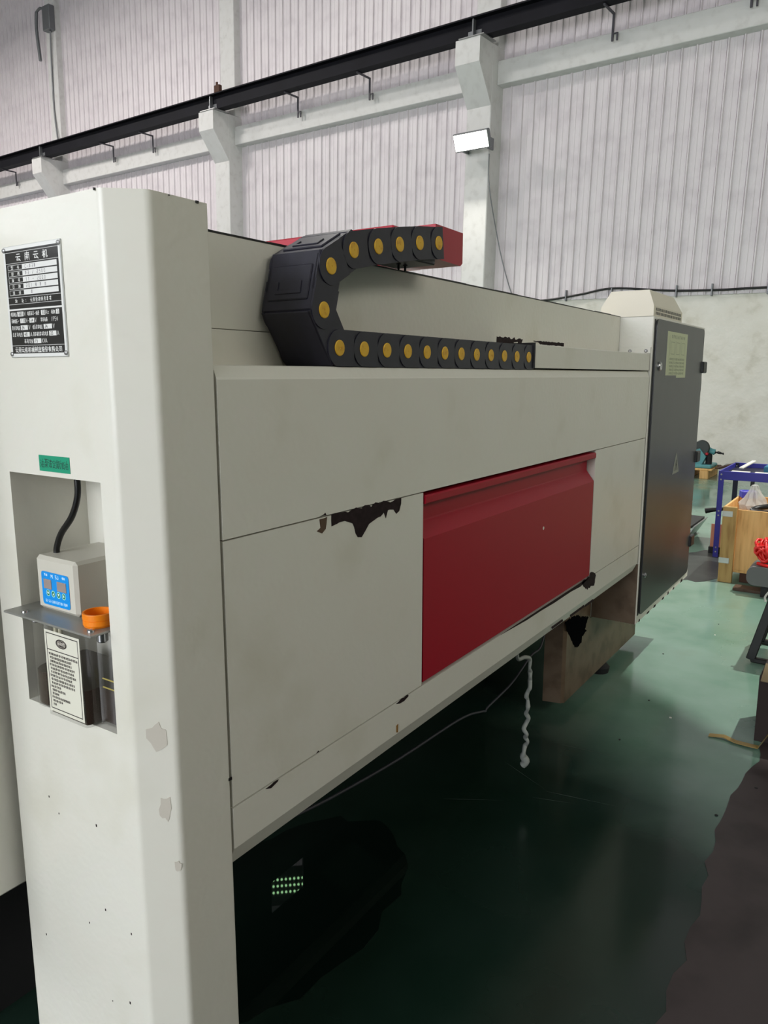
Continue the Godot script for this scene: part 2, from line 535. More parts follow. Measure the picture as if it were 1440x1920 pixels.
func hall() -> void:
	# floor: fine grid where the camera sees it, dusty green coloured pale on the lit side, dark on the shaded side
	var xs := []
	var zs := []
	var v := -9.5
	while v < 15.6:
		xs.append(v)
		v += 0.25 if v > -0.5 and v < 9.0 else 1.0
	v = -36.0
	while v < 9.3:
		zs.append(v)
		v += 0.25 if v > -6.0 and v < 3.0 else 1.0
	var st := mb()
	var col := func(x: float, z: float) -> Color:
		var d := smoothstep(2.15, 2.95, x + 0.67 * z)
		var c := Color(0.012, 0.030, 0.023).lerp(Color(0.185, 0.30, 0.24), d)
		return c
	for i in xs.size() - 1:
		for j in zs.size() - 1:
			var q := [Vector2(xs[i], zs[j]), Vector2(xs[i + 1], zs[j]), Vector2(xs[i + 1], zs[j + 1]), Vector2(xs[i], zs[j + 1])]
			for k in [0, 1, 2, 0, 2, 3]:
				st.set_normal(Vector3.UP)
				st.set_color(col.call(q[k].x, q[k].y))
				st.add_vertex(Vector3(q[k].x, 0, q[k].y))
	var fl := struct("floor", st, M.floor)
	# glossy patch added under the machine to mirror the lamp chips, and a few scratches in the paint
	st = mb()
	var film := []
	for k in 40:
		var a := TAU * k / 40
		film.append(Vector2(1.55 + (0.52 + rng.randf_range(-0.03, 0.03)) * cos(a), -1.42 + (0.30 + rng.randf_range(-0.02, 0.02)) * sin(a)))
	prism(st, film, -0.0012, 0.0, Transform3D(Basis(Vector3(1, 0, 0), Vector3(0, 0, 1), Vector3(0, -1, 0)), Vector3.ZERO))
	obj("gloss_patch", st, mat(Color(0.05, 0.10, 0.08), 0.015), fl)
	for q in [[2.62, -0.99, 2.67, -0.72, 0.004], [2.55, -1.02, 2.60, -0.86, 0.003], [3.02, -1.08, 3.05, -0.80, 0.003], [2.74, -1.22, 2.62, -0.98, 0.003], [2.35, -1.30, 2.47, -1.10, 0.003]]:
		st = mb()
		var d := (Vector3(q[2], 0, q[3]) - Vector3(q[0], 0, q[1])).normalized()
		var w: Vector3 = Vector3(-d.z, 0, d.x) * q[4] * 0.5
		var p0 := Vector3(q[0], 0.001, q[1])
		var p1 := Vector3(q[2], 0.001, q[3])
		face(st, [p0 - w * 0.3, p0.lerp(p1, 0.3) - w, p1, p0.lerp(p1, 0.3) + w, p0 + w * 0.3], Vector3.UP)
		obj("scratch", st, mat(Color(0.26, 0.31, 0.28), 0.7), fl)
	# shade of the workbench, painted as a dark patch between cabinet and crate
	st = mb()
	var bench_shade := []
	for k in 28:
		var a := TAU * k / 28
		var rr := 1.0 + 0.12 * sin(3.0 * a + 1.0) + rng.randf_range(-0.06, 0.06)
		bench_shade.append(Vector2(6.75 + 0.62 * cos(a) * rr, -1.30 + 0.26 * sin(a) * rr))
	prism(st, bench_shade, -0.0015, 0.0, Transform3D(Basis(Vector3(1, 0, 0), Vector3(0, 0, 1), Vector3(0, -1, 0)), Vector3.ZERO))
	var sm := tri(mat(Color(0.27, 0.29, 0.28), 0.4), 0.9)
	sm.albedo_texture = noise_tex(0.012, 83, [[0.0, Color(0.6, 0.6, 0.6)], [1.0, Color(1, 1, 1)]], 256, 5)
	obj("bench_shade_patch", st, sm, fl)
	for k in 16:
		st = mb()
		var cx := rng.randf_range(2.4, 5.6)
		var cz := rng.randf_range(-1.0, 0.2)
		var rr := rng.randf_range(0.003, 0.009)
		var pl := []
		for i in 8:
			var a := TAU * i / 8
			pl.append(Vector2(cx + rr * cos(a) * rng.randf_range(0.6, 1.3), cz + rr * sin(a) * rng.randf_range(0.6, 1.3)))
		prism(st, pl, -0.003, 0.0, Transform3D(Basis(Vector3(1, 0, 0), Vector3(0, 0, 1), Vector3(0, -1, 0)), Vector3.ZERO))
		obj("floor_fleck", st, M.paper if k % 5 == 0 else M.dark, fl)
	# worn maroon band along the aisle
	st = mb()
	var edge := []
	var back := []
	v = -1.0
	while v <= 6.0:
		edge.append(Vector2(v, -0.345 - 0.045 * smoothstep(2.0, 2.8, v) * (1.0 - smoothstep(2.9, 3.4, v)) + rng.randf_range(-0.012, 0.012)))
		v += 0.07
	for k in range(edge.size() - 1):
		face(st, [Vector3(edge[k].x, 0.002, edge[k].y), Vector3(edge[k + 1].x, 0.002, edge[k + 1].y), Vector3(edge[k + 1].x, 0.002, 2.2), Vector3(edge[k].x, 0.002, 2.2)], Vector3.UP)
	obj("painted_band", st, M.band, fl)
	# far wall: masonry plinth with the steel cladding above it, sheet by sheet
	st = mb()
	box(st, Vector3(-34.5, -0.6, -0.45), Vector3(12.5, 3.08, -0.03), 0.01)
	box(st, Vector3(-34.5, 3.08, -0.45), Vector3(12.5, 14.6, -0.12))
	var wall := struct("wall_far", st, M.plaster, WT)
	var sheet := mb()
	var prof := []
	var pitch := 0.2535
	for r in 4:
		var x0 := r * pitch
		prof.append_array([Vector2(x0 + 0.0, 0.0), Vector2(x0 + 0.002, -0.022), Vector2(x0 + 0.014, -0.022), Vector2(x0 + 0.018, 0.034), Vector2(x0 + 0.040, 0.034), Vector2(x0 + 0.052, 0.0), Vector2(x0 + 0.120, 0.0), Vector2(x0 + 0.126, 0.006), Vector2(x0 + 0.160, 0.006), Vector2(x0 + 0.166, 0.0)])
	prof.append(Vector2(4 * pitch, 0.0))
	for k in prof.size() - 1:
		var a: Vector2 = prof[k]
		var c: Vector2 = prof[k + 1]
		var d := c - a
		face(sheet, [Vector3(a.x, 2.99, a.y), Vector3(c.x, 2.99, c.y), Vector3(c.x, 14.4, c.y), Vector3(a.x, 14.4, a.y)], Vector3(-d.y, 0, d.x))
		face(sheet, [Vector3(a.x, 2.99, a.y), Vector3(c.x, 2.99, c.y), Vector3(c.x, 2.99, c.y - 0.012), Vector3(a.x, 2.99, a.y - 0.012)], Vector3.DOWN)
	var mesh := sheet.commit()
	var s0 := -2.1 - 32 * 4 * pitch
	for k in 38:
		var o := MeshInstance3D.new()
		o.name = "siding_panel"
		o.mesh = mesh
		o.material_override = M.siding
		wall.add_child(o, true)
		o.global_transform = WT * Transform3D(Basis(), Vector3(s0 + k * 4 * pitch, 0, 0.0005 * (k % 2)))
	# the sides of the hall that are out of view
	st = mb()
	box(st, Vector3(-9.4, -0.3, -36.5), Vector3(-9.0, 14.6, 9.4))
	struct("wall_back", st, M.plaster)
	st = mb()
	box(st, Vector3(-9.4, -0.3, 9.0), Vector3(16.0, 14.6, 9.4))
	struct("wall_right", st, tri(mat(Color(0.66, 0.65, 0.60), 0.8), 0.3))
	st = mb()
	box(st, Vector3(-9.4, -0.3, -36.9), Vector3(17.5, 14.6, -36.5))
	struct("wall_left", st, M.plaster)
	st = mb()
	box(st, Vector3(-9.4, 14.0, -36.9), Vector3(17.5, 14.5, 9.4))
	struct("ceiling", st, M.ceiling)

func columns_and_crane() -> void:
	var names := {2.75: "whitewashed concrete column off to the right past the lamp", -5.08: "whitewashed concrete column that carries the bright lamp", -12.72: "whitewashed concrete column with corbel above the near cream post, second from the lamp", -20.85: "leftmost whitewashed concrete column, half hidden by the cream post"}
	var cols := [2.75, -5.08, -12.72, -20.85]
	for s in cols:
		var t := thing("concrete_column", names[s], "column", WT * Vector3(s, 0, 0.2), "concrete columns along the far wall")
		var st := mb()
		box(st, Vector3(s - 0.275, -0.3, -0.1), Vector3(s + 0.275, 7.82, 0.45), 0.015)
		obj("shaft", st, M.concrete, t, WT)
		st = mb()
		# corbel: profile in (w, t) extruded along s
		var x := WT * Transform3D(Basis(Vector3(0, 0, 1), Vector3(0, 1, 0), Vector3(-1, 0, 0)), Vector3(s, 0, 0))
		prism(st, [Vector2(0.445, 6.70), Vector2(0.95, 7.36), Vector2(0.95, 7.80), Vector2(0.445, 7.80)], -0.272, 0.272, x)
		obj("corbel", st, M.concrete, t)
		st = mb()
		box(st, Vector3(s - 0.27, 7.82, -0.1), Vector3(s + 0.27, 14.0, 0.22), 0.012)
		obj("upper_shaft", st, M.concrete, t, WT)
		st = mb()
		box(st, Vector3(s - 0.2, 7.80, 0.5), Vector3(s + 0.36, 7.825, 0.97), 0.004)
		obj("bearing_plate", st, M.steel, t, WT)
	var bays := [["between the lamp column and the one off to the right", -4.805, 2.475], ["between the lamp column and the second column", -12.445, -5.355], ["between the second column and the leftmost column", -20.575, -12.995], ["left of the leftmost column", -28.0, -21.125]]
	for b in bays:
		var st := mb()
		box(st, Vector3(b[1], 7.12, -0.1), Vector3(b[2], 7.555, 0.25), 0.01)
		tag(obj("concrete_beam", st, M.concrete, null, WT), "whitewashed concrete tie beam " + b[0], "beam", "concrete tie beams")
	# crane runway girder
	var t := thing("crane_girder", "long dark steel crane runway girder on the column corbels", "girder", WT * Vector3(-12, 7.8, 0.75))
	var st := mb()
	box(st, Vector3(-30, 7.83, 0.62), Vector3(5, 7.85, 0.86))
	box(st, Vector3(-30, 8.17, 0.60), Vector3(5, 8.195, 0.88))
	obj("flange", st, M.crane, t, WT)
	st = mb()
	box(st, Vector3(-30, 7.85, 0.735), Vector3(5, 8.17, 0.75))
	obj("web", st, M.crane, t, WT)
	st = mb()
	box(st, Vector3(-30, 8.195, 0.70), Vector3(5, 8.25, 0.78), 0.01)
	obj("rail", st, M.rust, t, WT)
	for s in cols:
		st = mb()
		box(st, Vector3(s + 0.02, 7.852, 0.751), Vector3(s + 0.05, 8.168, 0.85), 0.003)
		box(st, Vector3(s - 0.12, 7.852, 0.751), Vector3(s + 0.18, 7.99, 0.757), 0.003)
		obj("stiffener", st, M.fitting, t, WT)
	st = mb()
	box(st, Vector3(-12.62, 8.25, 0.66), Vector3(-12.42, 8.42, 0.76), 0.01)
	box(st, Vector3(-12.62, 8.25, 0.66), Vector3(-12.56, 8.52, 0.70), 0.008)
	obj("rail_clip", st, M.rust, t, WT)
	# conductor brackets under the girder
	var br := [[-0.17, "dark bent steel bracket under the crane girder, in the upper right corner of the photo"], [-2.45, "dark bent steel bracket under the crane girder, first one right of the lamp column"], [-7.95, "dark bent steel bracket under the crane girder, first one left of the lamp column"], [-10.12, "dark bent steel bracket under the crane girder, second one left of the lamp column"], [-15.72, "dark bent steel bracket under the girder, first one left of the second column"], [-17.62, "pale bent steel bracket under the girder, second one left of the second column"], [-23.3, "dark bent steel bracket under the girder, left of the leftmost column"]]
	for b in br:
		var s: float = b[0]
		var bt := thing("rail_bracket", b[1], "bracket", WT * Vector3(s, 7.8, 0.35), "conductor brackets under the crane girder")
		st = mb()
		box(st, Vector3(s - 0.02, 7.795, 0.33), Vector3(s + 0.02, 7.828, 0.80), 0.004)
		obj("arm", st, M.brk, bt, WT)
		st = mb()
		box(st, Vector3(s - 0.02, 7.37, 0.33), Vector3(s + 0.02, 7.80, 0.36), 0.004)
		obj("drop", st, M.brk, bt, WT)
		st = mb()
		box(st, Vector3(s + 0.07, 7.37, 0.33), Vector3(s + 0.10, 7.50, 0.36), 0.004)
		box(st, Vector3(s + 0.02, 7.48, 0.33), Vector3(s + 0.10, 7.50, 0.36), 0.004)
		obj("prong", st, M.brk, bt, WT)
	# fittings on the leftmost column
	var jb := thing("junction_box", "grey junction box with conduit on the leftmost column, top edge", "junction box", WT * Vector3(-20.85, 11.9, 0.3))
	st = mb()
	box(st, Vector3(-20.95, 11.6, 0.22), Vector3(-20.55, 12.3, 0.42), 0.02)
	obj("enclosure", st, M.fitting, jb, WT)
	st = mb()
	tube(st, [WT * Vector3(-20.72, 11.6, 0.30), WT * Vector3(-20.80, 11.0, 0.27), WT * Vector3(-20.85, 9.4, 0.25), WT * Vector3(-20.62, 8.3, 0.3)], 0.025, 6, 5)
	obj("conduit", st, M.fitting, jb)
	st = mb()
	tube(st, [WT * Vector3(-21.45, 12.3, 0.30), WT * Vector3(-21.5, 11.8, 0.30), WT * Vector3(-21.42, 10.9, 0.28)], 0.05, 6, 4)
	obj("conduit", st, M.fitting, jb)
	st = mb()
	tube(st, [WT * Vector3(-21.45, 12.3, 0.30), WT * Vector3(-21.2, 12.35, 0.3), WT * Vector3(-20.9, 12.2, 0.30)], 0.04, 6, 4)
	obj("conduit", st, M.fitting, jb)
	# LED floodlight on the column
	var lt := thing("floodlight", "glaring white rectangular floodlight mounted on the concrete column", "lamp", WT * Vector3(-5.0, 6.0, 0.7))
	var lx := WT * Transform3D(Basis(Vector3(1, 0, 0), 0.42), Vector3(-4.98, 5.98, 0.86))
	st = mb()
	obox(st, lx * Transform3D(Basis(), Vector3(0, 0, -0.05)), Vector3(0.40, 0.17, 0.05), 0.02)
	obj("housing", st, M.fitting, lt)
	st = mb()
	box(st, Vector3(-0.37, -0.145, 0.002), Vector3(0.37, 0.145, 0.008))
	obj("led_panel", st, M.lamp, lt, lx)
	st = mb()
	box(st, Vector3(-5.3, 5.86, 0.45), Vector3(-5.26, 6.08, 0.80), 0.005)
	obj("yoke", st, M.fitting, lt, WT)
	st = mb()
	box(st, Vector3(-4.74, 5.86, 0.45), Vector3(-4.70, 6.08, 0.80), 0.005)
	obj("yoke", st, M.fitting, lt, WT)
	area("floodlight_light", lx * Transform3D(Basis(Vector3.UP, PI), Vector3(0, 0, 0.03)), Vector2(0.74, 0.29), 24.0, Color(1.0, 0.99, 0.95))
	# cables on the cladding
	st = mb()
	var run := []
	for q in [[2.5, 3.05], [0.478, 3.07], [-0.29, 3.06], [-1.16, 3.082], [-2.2, 3.165], [-2.84, 3.08], [-3.5, 3.0], [-4.2, 2.98], [-4.7, 2.96]]:
		run.append(WT * Vector3(q[0], q[1], 0.06))
	tube(st, run, 0.022, 6, 6)
	tag(obj("wall_cable", st, M.rubber), "thin black cable strung along the foot of the steel cladding", "cable")
	for s in [0.48, -0.42, -1.03, -2.23, -3.15]:
		st = mb()
		box(st, Vector3(s - 0.012, 2.96, 0.02), Vector3(s + 0.012, 3.17, 0.09), 0.004)
		obj("hook", st, M.fitting, get_node("wall_cable"), WT)
	st = mb()
	var fw := []
	for q in [[-4.77, 5.8, 0.5], [-4.76, 5.2, 0.46], [-4.68, 4.3, 0.2], [-4.55, 3.7, 0.1], [-4.35, 3.15, 0.07], [-4.2, 2.95, 0.06]]:
		fw.append(WT * Vector3(q[0], q[1], q[2]))
	tube(st, fw, 0.011, 5, 6)
	tag(obj("lamp_cord", st, M.fitting), "thin grey cord hanging beside the column below the floodlight", "cord")
	# the floodlight high up by the wall above the machine; its chips mirror in the glossy floor patch under the machine
	var lp := Vector3(13.42, 11.52, -12.0)
	var to := (Vector3(1.636, 0, -1.464) - lp).normalized()
	var lb := Basis.looking_at(-to, Vector3.UP)
	var lamp := thing("chip_lamp", "big LED floodlight with an added second module, high by the far wall, out of frame", "lamp", lp)
	st = mb()
	obox(st, Transform3D(lb, lp - to * 0.08 + lb.x * 0.5), Vector3(1.15, 0.45, 0.05), 0.02)
	obj("housing", st, M.black, lamp)
	for r in 3:
		for c in 8:
			st = mb()
			lathe(st, [Vector2(0.0, 0.012), Vector2(0.026, 0.010), Vector2(0.030, 0.0)], Transform3D(Basis(lb.x, to, lb.x.cross(to)), lp + lb.x * (c - 3.5) * 0.108 + lb.y * (r - 1) * 0.15 - to * 0.028), 10)
			obj("led_chip", st, M.led, lamp)
	st = mb()
	obox(st, Transform3D(lb, lp + lb.x * 1.08 - to * 0.026), Vector3(0.42, 0.32, 0.004))  # added second module, set aside so its spot stays out of the mirrored view
	obj("led_panel", st, M.lamp, lamp)
	st = mb()
	tube(st, [lp - to * 0.1, Vector3(lp.x, 13.95, lp.z)], 0.015, 6)
	obj("hanger", st, M.black, lamp)
	var sp := SpotLight3D.new()
	sp.name = "chip_lamp_light"
	sp.light_energy = 12.0
	sp.light_color = Color(1.0, 0.99, 0.95)
	sp.light_size = 0.3
	sp.spot_range = 60.0
	sp.spot_attenuation = 2.0
	sp.spot_angle = 33.0
	sp.spot_angle_attenuation = 0.4
	sp.shadow_enabled = true
	add_child(sp)
	sp.transform = Transform3D(Basis.looking_at(to, Vector3.UP), lp + lb.x * 1.08 + to * 0.34)

# unseen pendant lamp added over the aisle: its cone edge draws the floor shadow line
func pendant() -> void:
	var p := Vector3(7.45, 10.0, 2.5)
	var t := thing("added_pendant_lamp", "shaded pendant lamp added over the aisle to shape the floor light, out of frame", "lamp", p)
	var st := mb()
	lathe(st, [Vector2(0.06, 0.42), Vector2(0.10, 0.40), Vector2(0.30, 0.0), Vector2(0.29, 0.0), Vector2(0.09, 0.39), Vector2(0.0, 0.40)], Transform3D(Basis(), p), 28)
	obj("lamp_shade", st, M.steel, t)
	st = mb()
	lathe(st, [Vector2(0.0, 0.12), Vector2(0.07, 0.15), Vector2(0.10, 0.22), Vector2(0.07, 0.30), Vector2(0.04, 0.38)], Transform3D(Basis(), p), 18)
	obj("bulb", st, M.lamp, t)
	st = mb()
	tube(st, [p + Vector3(0, 0.4, 0), Vector3(p.x, 13.95, p.z)], 0.012, 6)
	obj("stem", st, M.black, t)
	var sp := SpotLight3D.new()
	sp.name = "added_pendant_light"
	sp.light_energy = 70.0
	sp.light_color = Color(1.0, 0.99, 0.95)
	sp.light_size = 0.08
	sp.spot_range = 40.0
	sp.spot_attenuation = 2.0
	sp.spot_angle = 26.6
	sp.spot_angle_attenuation = 0.03
	sp.shadow_enabled = true
	add_child(sp)
	sp.transform = Transform3D(Basis(Vector3.RIGHT, -PI / 2), p - Vector3(0, 0.01, 0))

# ------------------------------------------------------------------ the press brake
const A := -0.965            # plane of the rear apron

func sheet_part(called: String, poly: Array, z0: float, z1: float, m: Material, parent: Node) -> MeshInstance3D:
	var st := mb()
	prism(st, poly, z0, z1)
	return obj(called, st, m, parent)

func rect(x0: float, y0: float, x1: float, y1: float) -> Array:
	return [Vector2(x0, y0), Vector2(x1, y0), Vector2(x1, y1), Vector2(x0, y1)]

func chip(pts: Array, z: float, m: Material, parent: Node, name_ := "paint_chip", jag := 0.004) -> void:
	var poly := []
	for i in pts.size():
		var a: Vector2 = pts[i]
		var b: Vector2 = pts[(i + 1) % pts.size()]
		var n := maxi(1, int(a.distance_to(b) / 0.012))
		for k in n:
			var p := a.lerp(b, float(k) / n)
			if k > 0:
				p += Vector2(rng.randf_range(-jag, jag), rng.randf_range(-jag, jag))
			poly.append(p)
	if Geometry2D.triangulate_polygon(PackedVector2Array(poly)).is_empty():
		poly = pts
	sheet_part(name_, poly, z - 0.0006, z + 0.0006, m, parent)

func press_brake() -> void:
	var t := thing("press_brake", "long cream painted press brake seen from its rear, with a maroon panel and peeling paint", "machine", Vector3(2.2, 0, -1.3))
	var st: SurfaceTool
	# --- near post: folded sheet, plan profile swept upwards, with the pump niche cut into its left face
	var top := 1.875
	var plan := []
	var corner := func(prev: Vector2, c: Vector2, next: Vector2, r: float, n: int) -> void:
		var d0 := (prev - c).normalized()
		var d1 := (next - c).normalized()
		var a := c + d0 * r
		var b := c + d1 * r
		for i in n + 1:
			var k := float(i) / n
			plan.append(a.lerp(c, k).lerp(c.lerp(b, k), k))
	var P := [Vector2(0.84, -1.40), Vector2(0.758, -1.40), Vector2(0.758, -1.019), Vector2(0.806, -0.965), Vector2(0.926, -0.965), Vector2(0.926, -1.06)]
	plan.append(P[0])
	corner.call(P[0], P[1], P[2], 0.010, 4)
	corner.call(P[1], P[2], P[3], 0.008, 4)
	corner.call(P[2], P[3], P[4], 0.008, 4)
	corner.call(P[3], P[4], P[5], 0.004, 3)
	plan.append(P[5])
	st = mb()
	var nrm := func(i: int) -> Vector3:
		var d: Vector2 = (plan[mini(i + 1, plan.size() - 1)] - plan[maxi(i - 1, 0)]).normalized()
		return Vector3(-d.y, 0, d.x)
	for i in plan.size() - 1:
		var a: Vector2 = plan[i]
		var b: Vector2 = plan[i + 1]
		var na: Vector3 = nrm.call(i)
		var nb: Vector3 = nrm.call(i + 1)
		if a.distance_to(b) > 0.03:
			var d := (b - a).normalized()
			na = Vector3(-d.y, 0, d.x)
			nb = na
		if absf(a.x - 0.758) < 0.001 and absf(b.x - 0.758) < 0.001 and a.distance_to(b) > 0.2:
			# left face with the niche opening
			var z0 := a.y
			var z1 := b.y
			var o := Vector3(-1, 0, 0)
			for q in [[z0, z1, 0.0, 0.992], [z0, z1, 1.429, top], [z0, -1.322, 0.992, 1.429], [-1.060, z1, 0.992, 1.429]]:
				face(st, [Vector3(0.758, q[2], q[0]), Vector3(0.758, q[2], q[1]), Vector3(0.758, q[3], q[1]), Vector3(0.758, q[3], q[0])], o)
			continue
		quadn(st, Vector3(a.x, 0, a.y), Vector3(b.x, 0, b.y), Vector3(b.x, top, b.y), Vector3(a.x, top, a.y), na, nb, nb, na)
	var cap := []
	for p in plan:
		cap.append(Vector3(p.x, top, p.y))
	cap.append(Vector3(0.926, top, -1.40))
	face(st, cap, Vector3.UP)
	var post := obj("near_post", st, M.cream, t)
	st = mb()
	var nz0 := -1.322
	var nz1 := -1.060
	var nx := 0.912
	face(st, [Vector3(0.758, 0.992, nz0), Vector3(nx, 0.992, nz0), Vector3(nx, 1.429, nz0), Vector3(0.758, 1.429, nz0)], Vector3(0, 0, 1))
	face(st, [Vector3(0.758, 0.992, nz1), Vector3(nx, 0.992, nz1), Vector3(nx, 1.429, nz1), Vector3(0.758, 1.429, nz1)], Vector3(0, 0, -1))
	face(st, [Vector3(nx, 0.992, nz0), Vector3(nx, 0.992, nz1), Vector3(nx, 1.429, nz1), Vector3(nx, 1.429, nz0)], Vector3(-1, 0, 0))
	face(st, [Vector3(0.758, 0.992, nz0), Vector3(nx, 0.992, nz0), Vector3(nx, 0.992, nz1), Vector3(0.758, 0.992, nz1)], Vector3(0, 1, 0))
	face(st, [Vector3(0.758, 1.429, nz0), Vector3(nx, 1.429, nz0), Vector3(nx, 1.429, nz1), Vector3(0.758, 1.429, nz1)], Vector3(0, -1, 0))
	obj("niche", st, M.cream, post)
	st = mb()
	tube(st, [Vector3(0.80, 1.41, -1.085), Vector3(0.86, 1.39, -1.075), Vector3(0.90, 1.36, -1.07)], 0.008, 8, 4)
	obj("conduit", st, M.fitting, post)
	# dark nicks along the post's top edge and down its faces
	for q in [[0.758, 1.8735, -1.026, 0.003], [0.902, 1.8735, -0.9645, 0.003], [0.845, 1.8735, -0.9645, 0.0012], [0.9255, 0.86, -0.9645, 0.004]]:
		st = mb()
		obox(st, Transform3D(Basis(), Vector3(q[0], q[1], q[2])), Vector3(q[3], q[3] * 0.6, 0.0012))
		obj("nick", st, M.black, post)
	for i in 26:
		var y := rng.randf_range(0.2, 1.8)
		var z := rng.randf_range(-1.37, -1.04)
		if y > 0.95 and z > -1.34:
			continue
		var r := rng.randf_range(0.0008, 0.0016)
		st = mb()
		obox(st, Transform3D(Basis(), Vector3(0.7579, y, z)), Vector3(0.0004, r * 1.6, r))
		obj("speck", st, M.chip, post)
	for q in [[0.785, 0.995, 0.016, 0.030], [0.790, 0.862, 0.010, 0.022], [0.800, 0.75, 0.007, 0.010]]:
		# scuffs on the chamfer face
		var dirv := Vector3(0.048, 0, 0.054).normalized()
		var base: Vector3 = Vector3(0.758, 0, -1.019) + dirv * ((q[0] - 0.758) / dirv.x)
		var pl := []
		for k in 14:
			var a := TAU * k / 14
			var rr := 1.0 + rng.randf_range(-0.3, 0.3)
			pl.append(Vector2(cos(a) * q[2] * rr, sin(a) * q[3] * rr))
		st = mb()
		prism(st, pl, 0.0, 0.0006, Transform3D(Basis(dirv, Vector3.UP, dirv.cross(Vector3.UP)), base + Vector3(0, q[1], 0) + dirv.cross(Vector3.UP) * 0.0001))
		obj("scuff", st, mat(Color(0.78, 0.755, 0.71), 0.6), post)
	# --- apron: upper panel with the sloped fold under the ledge
	st = mb()
	var ap := Transform3D(Basis(Vector3(0, 0, 1), Vector3(0, 1, 0), Vector3(-1, 0, 0)), Vector3(0, 0, 0))   # (z, y) profiles swept along -x
	prism(st, [Vector2(A, 1.3135), Vector2(A, 1.593), Vector2(A - 0.002, 1.597), Vector2(A - 0.010, 1.6165), Vector2(A - 0.014, 1.618), Vector2(-1.115, 1.618), Vector2(-1.115, 1.60), Vector2(A - 0.03, 1.60), Vector2(A - 0.03, 1.3135)], -3.644, -0.931, ap)
	obj("upper_apron", st, M.cream, t)
	sheet_part("left_panel", rect(0.9315, 0.8, 1.619, 1.3105), A - 0.025, A - 0.0005, M.cream, t)
	sheet_part("right_panel", rect(2.936, 0.8, 3.640, 1.3105), A - 0.055, A - 0.0005, M.cream, t)
	st = mb()
	prism(st, [Vector2(A, 0.7965), Vector2(A - 0.001, 0.712), Vector2(A - 0.004, 0.706), Vector2(A - 0.022, 0.668), Vector2(A - 0.06, 0.660), Vector2(A - 0.06, 0.7965)], -3.635, -0.931, ap)
	obj("sill", st, M.cream, t)
	# dark core behind the joints
	st = mb()
	box(st, Vector3(0.93, 0.70, -1.70), Vector3(3.64, 1.612, A - 0.055))
	obj("body", st, M.dark, t)
	# maroon panel: lip, recessed grip and sloped shoulder pressed in one sheet
	st = mb()
	prism(st, [Vector2(A - 0.001, 0.806), Vector2(A - 0.001, 1.190), Vector2(A - 0.004, 1.194), Vector2(A - 0.030, 1.228), Vector2(A - 0.032, 1.232), Vector2(A - 0.032, 1.275), Vector2(A - 0.026, 1.279), Vector2(A + 0.002, 1.281), Vector2(A + 0.004, 1.284), Vector2(A + 0.004, 1.299), Vector2(A - 0.001, 1.303), Vector2(A - 0.05, 1.303), Vector2(A - 0.05, 0.806)], -2.930, -1.626, ap)
	var rp := obj("maroon_panel", st, M.red, t)
	rp.set_meta("label", "maroon access panel with a folded grip along its top")
	sheet_part("fleck", disc_poly(Vector2(2.425, 1.085), 0.006, 7), A - 0.001, A - 0.0002, M.paper, rp)
	# upper back plate behind the chain
	st = mb()
	box(st, Vector3(0.93, 1.690, -1.127), Vector3(3.652, 1.868, -1.115), 0.001)
	var bp := obj("back_plate", st, M.cream, t)
	st = mb()
	var zz := 0.93
	while zz < 3.64:
		var w := rng.randf_range(0.04, 0.22)
		box(st, Vector3(zz, 1.868, -1.126), Vector3(minf(zz + w, 3.65), 1.8705 + rng.randf_range(0.0, 0.0022), -1.1145))
		zz += w
	obj("edge_seal", st, M.black, bp)
	st = mb()
	box(st, Vector3(0.93, 1.618, -1.124), Vector3(3.652, 1.6885, -1.111), 0.001)
	obj("lower_back_plate", st, M.cream, t)
	chip([Vector2(2.329, 1.704), Vector2(2.33, 1.7255), Vector2(2.54, 1.7245), Vector2(2.53, 1.710), Vector2(2.47, 1.712), Vector2(2.42, 1.706)], -1.1148, M.chip, bp)
	chip([Vector2(2.63, 1.7225), Vector2(2.67, 1.7235), Vector2(2.938, 1.7255), Vector2(2.937, 1.712), Vector2(2.70, 1.712), Vector2(2.68, 1.719)], -1.1148, M.chip, bp, "paint_chip", 0.0015)
	# machine body above, closing it towards the front
	st = mb()
	box(st, Vector3(0.93, 1.612, -1.75), Vector3(3.65, 1.866, -1.127))
	box(st, Vector3(0.926, 0.66, -1.75), Vector3(3.64, 1.62, -1.70))
	box(st, Vector3(3.652, 0.30, -1.75), Vector3(4.62, 1.86, -1.305))
	obj("front_body", st, M.cream, t)
	# cable tray to the right of the chain
	st = mb()
	prism(st, [Vector2(A - 0.003, 1.623), Vector2(A - 0.003, 1.694), Vector2(A - 0.005, 1.697), Vector2(-1.11, 1.700), Vector2(-1.11, 1.623)], -3.640, -2.306, ap)
	obj("cable_tray", st, M.cream, t)
	st = mb()
	box(st, Vector3(2.300, 1.622, -1.10), Vector3(2.3055, 1.702, A - 0.002))
	obj("tray_end", st, M.black, t)
	# paint damage on the apron
	chip([Vector2(1.243, 1.3115), Vector2(1.243, 1.287), Vector2(1.262, 1.2895), Vector2(1.30, 1.288), Vector2(1.318, 1.2815), Vector2(1.329, 1.257), Vector2(1.352, 1.2445), Vector2(1.368, 1.258), Vector2(1.381, 1.270), Vector2(1.415, 1.279), Vector2(1.441, 1.287), Vector2(1.449, 1.272), Vector2(1.458, 1.290), Vector2(1.482, 1.288), Vector2(1.494, 1.276), Vector2(1.507, 1.281), Vector2(1.516, 1.3115)], A - 0.0003, M.chip, t, "paint_chip", 0.0045)
	chip([Vector2(1.203, 1.3085), Vector2(1.228, 1.3095), Vector2(1.223, 1.285), Vector2(1.211, 1.2775), Vector2(1.194, 1.285), Vector2(1.206, 1.29)], A - 0.0003, M.rustchip, t, "paint_chip", 0.002)
